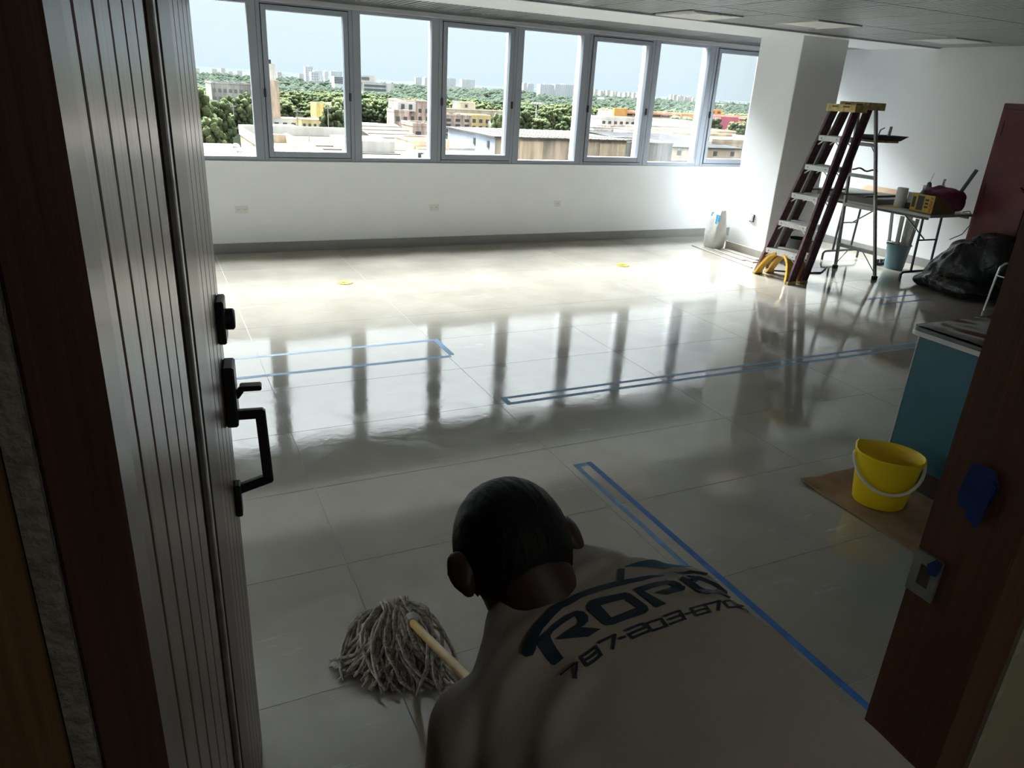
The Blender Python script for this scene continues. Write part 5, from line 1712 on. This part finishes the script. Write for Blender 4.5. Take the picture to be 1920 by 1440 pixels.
MB().box(404, 422, 432, 439, GZ, -7.6).build('rear_block', mc['orange'], P_)
# ---- half-ruined houses
building('roofless_house', 'pale roofless house with square openings left of the orange school', 258, 284, 412, 426, -13.2, 'white', 'slate', front=(6, 2, -13.6, -20), par=1.4, wmat='dark')
building('ragged_house', 'grey ragged house below the roofless one', 246, 284, 382, 396, -16.2, 'tan', 'slate', front=(7, 1, -16.6, -19.5), par=0.6, wmat='dark')
building('stepped_block', 'grey block with stepped flat roofs behind the stained annex', 176, 214, 286, 300, -13.6, 'grey', 'slate', front=(6, 2, -14.2, -20), par=0.8, wmat='white')
building('ochre_house', 'ochre two-storey house with a pale tin roof', 151, 166, 374, 386, -13.4, 'house', 'roofw', front=(4, 2, -13.9, -20.5), par=0.9, wmat='dark')
building('tin_roof_hut', 'small hut with a bright tin roof on the ochre house side', 164, 174, 366, 373, -15.4, 'white', 'roofw', front=(2, 1, -16, -19.5), par=0.0)
building('long_cream_hall', 'long low cream hall before the green belt', 150, 205, 430, 444, -12.4, 'cream', 'roofw', front=(9, 1, -13.4, -16.5), par=0.5)
building('cream_roof_house', 'small cream house on the roof line of the long hall', 176, 188, 448, 456, -8.6, 'cream', 'roofw', front=(1, 1, -9.4, -11.6), par=0.2, wmat='dark', wscale=(0.14, 0.8))
building('grey_terrace', 'grey terraced house left of the ochre house', 122, 146, 352, 366, -12.8, 'ruin', 'slate', front=(5, 3, -13.4, -20.6), par=0.8, wmat='dark')
R_ = building('pink_ruin', 'tall pinkish concrete ruin with empty window holes', 94, 106.5, 300, 318, -5.9, 'ruin', 'slate', front=(4, 4, -7.6, -19.5), left=(3, 3, -8, -18), par=0.6, wmat='dark', wscale=(0.42, 0.5))
MB().box(91.8, 99.2, 297.6, 300, -9.4, -6.0).build('white_gable', mc['white'], R_)
for xx in (93.2, 96.4):
    MB().box(xx, xx + 1.3, 297.3, 297.6, -8.6, -6.8).build('opening', mc['dark'], R_)
building('ruin_wing', 'lower pink ruin wing left of the tall ruin', 88, 94, 290, 300, -9.6, 'ruin', 'slate', front=(2, 3, -10.4, -20), par=0.9, wmat='dark')
building('broken_ruin', 'broken grey ruin with plants before the tall ruin', 84, 96, 255, 268, -12.6, 'ruin', 'slate', front=(3, 2, -13.4, -20.5), par=1.2, wmat='dark')
Y_ = building('yellow_ruin', 'tall mouldy yellow concrete ruin without windows', 66.4, 70.5, 330, 342, -8.8, 'yellow', 'slate', front=(2, 1, -14.5, -18), par=0, wmat='dark', wscale=(0.16, 0.4))
MB().box(71.6, 75.4, 329, 341, GZ, -10.2).build('second_slab', mc['yellow'], Y_)
MB().box(70.5, 71.6, 333, 341, GZ, -11.0).build('link', mc['dark'], Y_)
MB().box(70.6, 75.6, 341, 345, -11, -9.0).build('broken_top', mc['grey'], Y_)
building('grey_two_storey', 'grey two-storey house right of the yellow ruin', 75.8, 84.5, 331, 345, -10.6, 'grey', 'slate', front=(3, 2, -11.6, -20), par=0.8, wmat='dark')
# ---- the near beige complex and its roofs
K_ = building('beige_roof_complex', 'near beige building with a wide flat roof and parapets', 18.9, 42.5, 118, 176, -11.0, 'beige', 'roofc', left=(5, 1, -14, -18), par=0.0)
MB().box(18.7, 42.7, 175.4, 176.2, -11, -9.0).build('back_parapet', mc['white'], K_)
MB().box(18.7, 19.5, 118, 175.4, -11, -9.6).build('side_parapet', mc['beige'], K_)
MB().box(25.2, 25.9, 118, 158, -11, -9.3).build('inner_wall', mc['beige'], K_)
MB().box(19.5, 25.2, 156, 157, -11, -9.4).build('inner_wall', mc['beige'], K_)
MB().box(33, 42.3, 139, 152, -11, -8.9).build('roof_block', mc['white'], K_)
for q in range(5):
    MB().box(26.5, 42.2, 121 + q * 7, 121.5 + q * 7, -11, -10.7).build('roof_kerb', mc['roofw'], K_)
MB().tube([(30.5, 160, -11), (30.5, 160, -8.4)], 0.1, 6).build('vent_pipe', mc['grey'], K_)
J_ = building('pitched_roof_hall', 'cream hall with a sloping sheet roof below the white modern block', 50, 62, 168, 204, -12.4, 'cream', None, par=0)
MB().add([(49.6, 167.5, -12.4), (62.4, 167.5, -12.4), (62.4, 204.5, -9.3), (49.6, 204.5, -9.3), (49.6, 167.5, -12.8), (62.4, 167.5, -12.8), (62.4, 204.5, -12.8), (49.6, 204.5, -12.8)],
         [(0, 1, 2, 3), (4, 7, 6, 5), (0, 4, 5, 1), (1, 5, 6, 2), (2, 6, 7, 3), (3, 7, 4, 0)]).build('sloping_roof', mc['roofc'], J_)
for q in range(6):
    MB().add([(49.7, 168 + q * 6.0, -12.30 + q * 0.5), (62.3, 168 + q * 6.0, -12.30 + q * 0.5), (62.3, 168.3 + q * 6.0, -12.12 + q * 0.5), (49.7, 168.3 + q * 6.0, -12.12 + q * 0.5)], [(0, 1, 2, 3)]).build('roof_seam', mc['slate'], J_)
Jb_ = building('beige_stair_house', 'beige stair house with a pale recessed panel', 49.2, 57.4, 150, 162, -9.7, 'beige', 'roofc', par=0.5)
MB().box(50.4, 56.6, 149.4, 150, -13.2, -11.2).build('pale_panel', mc['white'], Jb_)
MB().box(49.8, 50.3, 149.2, 150, -14.5, -11.0).box(56.7, 57.2, 149.2, 150, -14.5, -11.0).box(49.8, 57.2, 149.2, 150, -11.0, -10.6).build('surround', mc['cream'], Jb_)
F2 = building('low_cream_roof', 'low cream roof in front of the stair house', 33.5, 45.0, 116, 117.5, -11.4, 'cream', None, par=0)
building('ribbed_cream_roof', 'near cream flat roof with an air unit', 43.2, 49.0, 128, 148, -11.4, 'cream', 'roofc', par=0.3)
ac = empty('air_unit', (45.6, 134, -11.2), 'white air conditioning unit on the near cream roof', 'air unit')
MB().box(44.9, 46.3, 133.4, 134.4, -11.28, -10.2).build('casing', mc['white'], ac)
MB().box(45.0, 45.9, 133.3, 133.42, -11.1, -10.35).build('fan_grille', mc['dark'], ac)
# rows of white roofs at the far left
for q in range(6):
    yy = 108 + q * 9.0
    rw = empty('white_row_roof', (9.5, yy, GZ), 'long white roof of the rows at the left, %s from the windows' % ['nearest', 'second', 'third', 'fourth', 'fifth', 'farthest'][q], 'roof', 'rows of white roofs')
    xr = 13.6 + 0.3 * q
    MB().box(-6, xr - 0.4, yy + 0.4, yy + 6.2, GZ, -12.2).build('walls', mc['grey'], rw)
    MB().add([(-6.5, yy, -12.2), (xr, yy, -12.2), (xr, yy + 3.2, -11.3), (-6.5, yy + 3.2, -11.3), (-6.5, yy + 6.6, -12.2), (xr, yy + 6.6, -12.2), (-6.5, yy + 3.2, -12.3), (xr, yy + 3.2, -12.3)],
             [(0, 1, 2, 3), (3, 2, 5, 4), (1, 5, 2), (0, 3, 4), (0, 4, 5, 1)]).build('roof', mc['roofw'], rw)
    vt = MB()
    vt.lathe((xr + 0.7, yy + 3.0, -14), [(0.8, 0), (0.8, 2.2), (0.6, 2.6), (0.2, 2.8)], 12, cap1=True)
    vt.build('vent_drum', mc['white'], rw, smooth=True)
# ---- rooftops further left, out of the photograph's view
for q, (x0, x1, y0, y1, z1, w_, r_, lab) in enumerate((
        (-46, -14, 140, 166, -12.4, 'beige', 'roofc', 'beige flat-roofed block beyond the left end of the window band'),
        (-40, -22, 205, 222, -11.0, 'grey', 'slate', 'grey two-storey block beyond the left end of the window band'),
        (-110, -62, 170, 200, -13.5, 'white', 'roofw', 'long white shed far to the left outside'),
        (-150, -118, 240, 262, -9.0, 'tan', 'roofc', 'tan apartment house far to the left outside'))):
    building('suburban_block', lab, x0, x1, y0, y1, z1, w_, r_, front=(6, 2, z1 - 0.8, -20), par=0.6, wmat='dark')
# ---- far left blocks
G_ = building('green_shop', 'pale green two-storey shop with a tin roof', 36, 50, 383, 398, -13.4, 'green', 'roofw', front=(4, 2, -14.4, -20.6), par=0.3, wmat='glass')
MB().box(31.6, 36, 382, 396, GZ, -14.2).build('side_shop', mc['white'], G_)
MB().box(31.4, 35.8, 381.4, 382, -17.2, -15.6).build('red_sign', mc['red'], G_)
MB().box(36.5, 40, 380.6, 383, -18.6, -17.6).build('blue_awning', mc['sky'], G_)
building('striped_wall_shop', 'low shop with an orange and grey striped front', 33, 47, 352, 360, -17.4, 'tan', 'slate', front=(5, 1, -18, -20.8), par=0.2, wmat='glass')
GB = building('grey_office_block', 'large grey office block behind trees at the far left', 27, 52, 342, 372, -3.6, 'grey', 'slate', front=(12, 4, -4.6, -17), par=0.5, wmat='glass', wscale=(0.6, 0.45))
MB().box(46.6, 53.5, 340.5, 352, GZ, -1.2).build('stair_core', mc['tan'], GB)
MB().box(49.4, 52.8, 343, 349, -1.2, 5.2).build('chimney_tower', mc['white'], GB)
MB().box(49.8, 51.4, 344, 347, 5.2, 6.8).build('roof_tank', mc['slate'], GB)
for q, (x0, x1, y0, z1, w_, r_, lab) in enumerate((
        (45, 58, 262, -15.6, 'white', 'slate', 'low white house with a dark roof beside the yellow ruin'),
        (38, 52, 292, -16.4, 'blue', 'roofw', 'low blue-grey shed with a pale roof left of the yellow ruin'),
        (58, 66.5, 318, -15.0, 'house', 'roofw', 'small ochre house touching the yellow ruin'),
        (46, 60, 338, -16.0, 'white', 'roofw', 'long white shed roof behind the low sheds'),
        (100, 112, 250, -15.6, 'white', 'slate', 'white house under the pink ruin'),
        (72, 84, 290, -14.6, 'blue', 'roofw', 'pale blue house with small windows below the trees'))):
    building('low_house', lab, x0, x1, y0, y0 + 12, z1, w_, r_, front=(4, 1, z1 - 0.9, z1 - 3.4), par=0.2, wmat='dark')
# ---- white modern block and the towers on the horizon
Mo = building('white_modern_block', 'white modern block with dark ribbon windows above the trees', 210, 243, 800, 830, -2.2, 'white', 'roofw', par=0.6)
MB().box(206, 226, 806, 830, -2.2, 4.8).build('upper_storey', mc['white'], Mo)
for zz in (-4.6, -8.4, -12.0):
    MB().box(211, 234, 799.4, 800, zz - 0.9, zz + 0.9).build('ribbon_window', mc['glass'], Mo)
MB().box(210, 218, 805.4, 806, 0.6, 3.2).build('ribbon_window', mc['glass'], Mo)
Md = building('dark_ribbed_block', 'grey block with dark ribbon windows left of the white modern block', 203, 222, 900, 915, 2.2, 'tower', 'slate', par=0)
for zz in (1.0, -0.8, -2.6, -4.4):
    MB().box(203, 222, 899.4, 900, zz - 0.5, zz + 0.5).build('ribbon_window', mc['dark'], Md)
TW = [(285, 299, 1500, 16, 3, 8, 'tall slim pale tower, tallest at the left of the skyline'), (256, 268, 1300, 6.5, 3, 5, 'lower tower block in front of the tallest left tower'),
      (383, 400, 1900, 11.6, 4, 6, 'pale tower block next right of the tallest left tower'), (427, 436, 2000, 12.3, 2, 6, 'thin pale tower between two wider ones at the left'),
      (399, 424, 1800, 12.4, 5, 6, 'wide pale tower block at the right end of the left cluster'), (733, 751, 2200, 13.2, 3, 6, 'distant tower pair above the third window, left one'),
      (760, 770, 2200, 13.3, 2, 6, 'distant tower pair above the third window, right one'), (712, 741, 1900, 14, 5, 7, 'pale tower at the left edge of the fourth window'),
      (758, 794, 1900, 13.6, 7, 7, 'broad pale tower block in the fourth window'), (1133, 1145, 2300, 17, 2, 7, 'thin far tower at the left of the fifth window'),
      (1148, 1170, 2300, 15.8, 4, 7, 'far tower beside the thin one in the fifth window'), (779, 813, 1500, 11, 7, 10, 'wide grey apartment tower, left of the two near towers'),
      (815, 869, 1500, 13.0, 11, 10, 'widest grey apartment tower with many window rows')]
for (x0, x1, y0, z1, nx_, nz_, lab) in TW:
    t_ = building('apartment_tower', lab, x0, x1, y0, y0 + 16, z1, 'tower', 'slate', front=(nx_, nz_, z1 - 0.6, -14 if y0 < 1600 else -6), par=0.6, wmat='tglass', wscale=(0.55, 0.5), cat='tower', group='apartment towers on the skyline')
    MB().box((x0 * 2 + x1) / 3, (x0 + x1) / 2 + 1, y0 + 4, y0 + 10, z1, z1 + 3).build('lift_house', mc['tower'], t_)
for q in range(26):
    xx = 2090 + q * 26 + rc.uniform(-8, 8) if q < 15 else 3000 + (q - 15) * 17 + rc.uniform(-5, 5)
    yy = 3500 if q < 15 else 4000
    zz = rc.uniform(6, 16) + (6 if q < 4 else 0) if q < 15 else rc.uniform(7, 17)
    b_ = MB().box(xx, xx + rc.uniform(10, 18), yy, yy + 20, GZ, zz)
    o_ = b_.build('far_tower', mc['white'])
    tag(o_, 'tiny white block on the far skyline strip' if q < 15 else 'tiny white block on the far right ridge', 'tower', 'tiny white blocks of the far skyline' if q < 15 else 'tiny white blocks of the far right ridge')
for (x0, x1, y0, z1, lab) in ((942, 1030, 1500, -7.8, 'long low white hall among the trees in the sixth window'), (1370, 1440, 1600, -8.4, 'long low white hall among the trees in the last window'), (640, 735, 1700, -4.0, 'long low white hall under the distant tower pair')):
    building('white_hall', lab, x0, x1, y0, y0 + 30, z1, 'white', 'roofw', par=0.0)
# flood-light mast
pm = empty('light_mast', (171, 332, GZ), 'tall white floodlight mast rising between the trees', 'light mast')
MB().tube([(171, 332, GZ), (171, 332, -5.0)], [0.34, 0.22], 8).build('mast', mc['white'], pm)
MB().box(168.6, 173.4, 331.8, 332.2, -5.3, -5.0).build('cross_arm', mc['white'], pm)
for xx in (168.8, 170.2, 171.8, 173.2):
    MB().box(xx - 0.5, xx + 0.5, 331.3, 331.9, -5.0, -4.2).build('lamp_head', mc['white'], pm)
for (xx, yy, zz, lab) in ((45.2, 255, -8.5, 'thin wooden power pole before the yellow ruin'), (30.5, 300, -9.5, 'thin power pole at the edge of the left trees'), (60.5, 280, -8.0, 'thin power pole left of the pink ruin')):
    pp = empty('power_pole', (xx, yy, GZ), lab, 'power pole', 'power poles')
    MB().tube([(xx, yy, GZ), (xx, yy, zz)], 0.14, 6).build('pole', mc['grey'], pp)
    MB().box(xx - 1.1, xx + 1.1, yy - 0.1, yy + 0.1, zz - 0.9, zz - 0.65).build('cross_arm', mc['grey'], pp)

# ---- trees
def leaf_mat(name, c1, c2, sc):
    m, t, b = nodes_of(name)
    N, L = t.nodes, t.links
    geo = N.new('ShaderNodeNewGeometry')
    oi = N.new('ShaderNodeObjectInfo')
    nz = N.new('ShaderNodeTexNoise'); nz.inputs['Scale'].default_value = sc; nz.inputs['Detail'].default_value = 6; nz.inputs['Roughness'].default_value = 0.7
    L.new(geo.outputs['Position'], nz.inputs['Vector'])
    ad = N.new('ShaderNodeMath'); ad.operation = 'MULTIPLY_ADD'; ad.inputs[1].default_value = 0.35; ad.inputs[2].default_value = -0.17
    L.new(oi.outputs['Random'], ad.inputs[0])
    a2 = N.new('ShaderNodeMath'); a2.operation = 'ADD'
    L.new(nz.outputs['Fac'], a2.inputs[0]); L.new(ad.outputs[0], a2.inputs[1])
    rp = N.new('ShaderNodeValToRGB')
    rp.color_ramp.elements[0].position = 0.3; rp.color_ramp.elements[0].color = tuple(c1) + (1,)
    rp.color_ramp.elements[1].position = 0.72; rp.color_ramp.elements[1].color = tuple(c2) + (1,)
    L.new(a2.outputs[0], rp.inputs[0]); L.new(rp.outputs[0], b.inputs['Base Color'])
    b.inputs['Roughness'].default_value = 0.8
    b.inputs['Specular IOR Level'].default_value = 0.0
    n2 = N.new('ShaderNodeTexNoise'); n2.inputs['Scale'].default_value = sc * 3; n2.inputs['Detail'].default_value = 4
    L.new(geo.outputs['Position'], n2.inputs['Vector'])
    bp = N.new('ShaderNodeBump'); bp.inputs['Strength'].default_value = 1.0; bp.inputs['Distance'].default_value = 0.6 / sc
    L.new(n2.outputs['Fac'], bp.inputs['Height']); L.new(bp.outputs[0], b.inputs['Normal'])
    return m


m_leaf = leaf_mat('city_leaves', (0.042, 0.056, 0.030), (0.095, 0.112, 0.054), 0.9)
m_leaf_hazy = leaf_mat('city_hazy_leaves', (0.028, 0.036, 0.028), (0.050, 0.061, 0.043), 0.08)  # distance haze over the far trees is put into this leaf colour
m_trunk = M('city_bark', (0.11, 0.085, 0.06), 0.9)


def ico(sub):
    b_ = bmesh.new()
    bmesh.ops.create_icosphere(b_, subdivisions=sub, radius=1.0)
    v = [x.co.copy() for x in b_.verts]
    b_.verts.index_update()
    f = [tuple(q.index for q in p.verts) for p in b_.faces]
    b_.free()
    return v, f


I1, I2 = ico(1), ico(2)
protos = []
for k in range(6):
    mb = MB()
    for q in range(95):
        a, r = rc.uniform(0, 6.283), rc.random() ** 0.5
        hz = rc.uniform(0.28, 0.98)
        rr = (1.0 - abs(hz - 0.55) * 0.9) * 0.48
        c = Vector((r * rr * math.cos(a), r * rr * math.sin(a), hz - 0.08))
        s_ = rc.uniform(0.05, 0.105)
        sd = rc.uniform(0, 90)
        mb.add([c + v * s_ * (1 + 0.7 * noise.noise(v * 3.4 + Vector((sd, 0, 0)))) for v in I2[0]], I2[1])
    mb.cur = 1
    mb.tube([(0, 0, 0), (0.02, 0.01, 0.55)], [0.035, 0.02], 6)
    me = bpy.data.meshes.new('tree')
    me.from_pydata([tuple(v) for v in mb.v], [], mb.f)
    me.materials.append(m_leaf); me.materials.append(m_trunk)
    me.polygons.foreach_set('material_index', mb.mi)
    me.polygons.foreach_set('use_smooth', [True] * len(me.polygons))
    protos.append(me)


def tree(x, y, h, wd_, label, group, zb=GZ):
    o = bpy.data.objects.new('tree', protos[rc.randrange(6)])
    COL.objects.link(o)
    o.location = (x, y, zb)
    o.rotation_euler = (0, 0, rc.uniform(0, 6.28))
    o.scale = (wd_, wd_, h)
    return tag(o, label, 'tree', group)


for (x, y, h, w_, lab) in (
        (12, 228, 19, 14, 'big leafy tree at the far left window edge'), (19, 236, 15, 11, 'leafy tree right of the big tree at the far left'), (15, 206, 12, 9, 'small bright tree before the big tree at the far left'),
        (22.5, 262, 13, 10, 'rounded tree between the left trees and the green shop'), (40, 330, 15, 13, 'dark tree before the grey office block'), (33, 326, 14, 12, 'second dark tree before the grey office block'),
        (106, 232, 15, 8, 'bright green tree right of the ochre house'), (110, 240, 13, 8, 'bright green tree against the warehouse roof'),
        (148, 300, 14.5, 12, 'leafy tree left of the floodlight mast'), (160, 306, 11, 11, 'low bushy tree under the floodlight mast'), (182, 318, 12, 14, 'low bushy tree right of the floodlight mast'),
        (232, 300, 15, 17, 'dark round tree before the orange school'), (221, 292, 13, 12, 'dark tree at the left of the round tree by the school'), (247, 306, 14, 14, 'dark tree at the right of the round tree by the school'),
        (252, 300, 15, 12, 'dark tree left of the pink slab'), (284, 318, 13, 13, 'bright tree right of the pink slab'), (300, 325, 15, 14, 'brownish tree at the right edge by the column'),
        (190, 372, 12, 11, 'palm-like tree beside the tin roof hut'), (90, 262, 10, 6, 'plant growing out of the broken ruin'), (66, 296, 13, 11, 'dark tree behind the pitched roof hall'), (78, 330, 15, 13, 'dark tree left of the pink ruin')):
    tree(x, y, h, w_, lab, 'single trees among the rooftops')
n = 0
spots = []
for k in range(3000):
    if n >= 210: break
    y = rc.uniform(385, 600)
    x = rc.uniform(0.05, 0.98) * y
    # keep the streets and houses clear
    if any(bx0 - 10 < x < bx1 + 10 and by0 - 14 < y < by1 + 10 for bx0, bx1, by0, by1 in BR): continue
    if 0.55 < x / y < 0.93 and y < 484: continue
    if 0.33 < x / y < 0.49 and y < 470: continue
    if 0.05 < x / y < 0.16 and y < 420: continue
    if any((x - px_) ** 2 + (y - py_) ** 2 < 100 for px_, py_ in spots): continue
    spots.append((x, y))
    tree(x, y, rc.uniform(10.5, 13.5), rc.uniform(12, 17), 'leafy tree in the green belt beyond the rooftops', 'trees of the green belt')
    n += 1
cn = MB()
for k in range(5600):
    y = 610 + 1620 * rc.random() ** 1.6
    x = rc.uniform(-0.75, 1.02) * y
    if x < 0.02 * y: y = 240 + (y - 610) * 1.2; x = min(x, -20 + 0.02 * y)
    s_ = rc.uniform(6, 10) * (1 + max(-100, y - 610) / 2400)
    if any(bx0 - s_ * 1.5 < x < bx1 + s_ * 1.5 and by0 - s_ * 2.2 < y < by1 + s_ * 1.5 for bx0, bx1, by0, by1 in BR): continue
    c = Vector((x, y, GZ + rc.uniform(2, 6)))
    sd = rc.uniform(0, 99)
    cn.add([c + Vector((v.x, v.y, v.z * rc.uniform(0.65, 0.95))) * s_ * (1 + 0.3 * noise.noise(v * 2 + Vector((sd, 0, 0)))) for v in I1[0]], I1[1])
tag(cn.build('tree_canopy', m_leaf_hazy, origin=(600, 1200, GZ), smooth='all'), 'distant canopy of treetops running to the horizon', 'trees', kind='stuff')

# ---- low ridges on the horizon
def ridge(name, y, x0, x1, hfun, mat, nseg=160):
    vs_, fs_ = [], []
    for i in range(nseg + 1):
        x = x0 + (x1 - x0) * i / nseg
        h = hfun(x)
        vs_ += [(x, y, GZ), (x, y + 120, GZ + (h - GZ) * 0.8), (x, y + 260, h), (x, y + 600, GZ)]
    for i in range(nseg):
        for q in range(3):
            a = i * 4 + q
            fs_.append((a, a + 4, a + 5, a + 1))
    return struct(name, MB().add(vs_, fs_), mat, smooth='all')


m_ridge = M('far_ridge_green', (0.040, 0.049, 0.050), 0.95, var=0.3, scale=0.012, spec=0.0)
ridge('hills_left', 2300, -2600, 1300, lambda x: 1.0 + min(1.6, max(0, 1 - (x + 100) / 900)) * 12 + 5 * noise.noise(Vector((x * 0.006, 0, 0))) + 2 * noise.noise(Vector((x * 0.03, 3, 0))), m_ridge)
ridge('hills_far', 5200, -500, 6400, lambda x: -3 + 10 * max(0, (x - 3000) / 3000) + 7 * noise.noise(Vector((x * 0.0016, 5, 0))) + 3 * noise.noise(Vector((x * 0.008, 7, 0))), m_ridge, 220)
for k in range(52):
    x = -110 + 21 * k + rc.uniform(0, 5) if k < 30 else 3000 + 105 * (k - 30) + rc.uniform(0, 40)
    y = 2292 if k < 30 else 5190
    z = GZ + rc.uniform(12, 27) if k < 30 else GZ + rc.uniform(8, 20)
    s_ = rc.uniform(8, 15) * (1 if k < 30 else 1.8)
    o_ = MB().box(x, x + s_, y - 6, y + 6, GZ, z).build('hill_house', mc['white'])
    tag(o_, 'tiny pale house on the hillside at the left horizon' if k < 30 else 'tiny pale house on the low ridge at the right horizon', 'house', 'pale houses on the left hill' if k < 30 else 'pale houses on the right ridge')
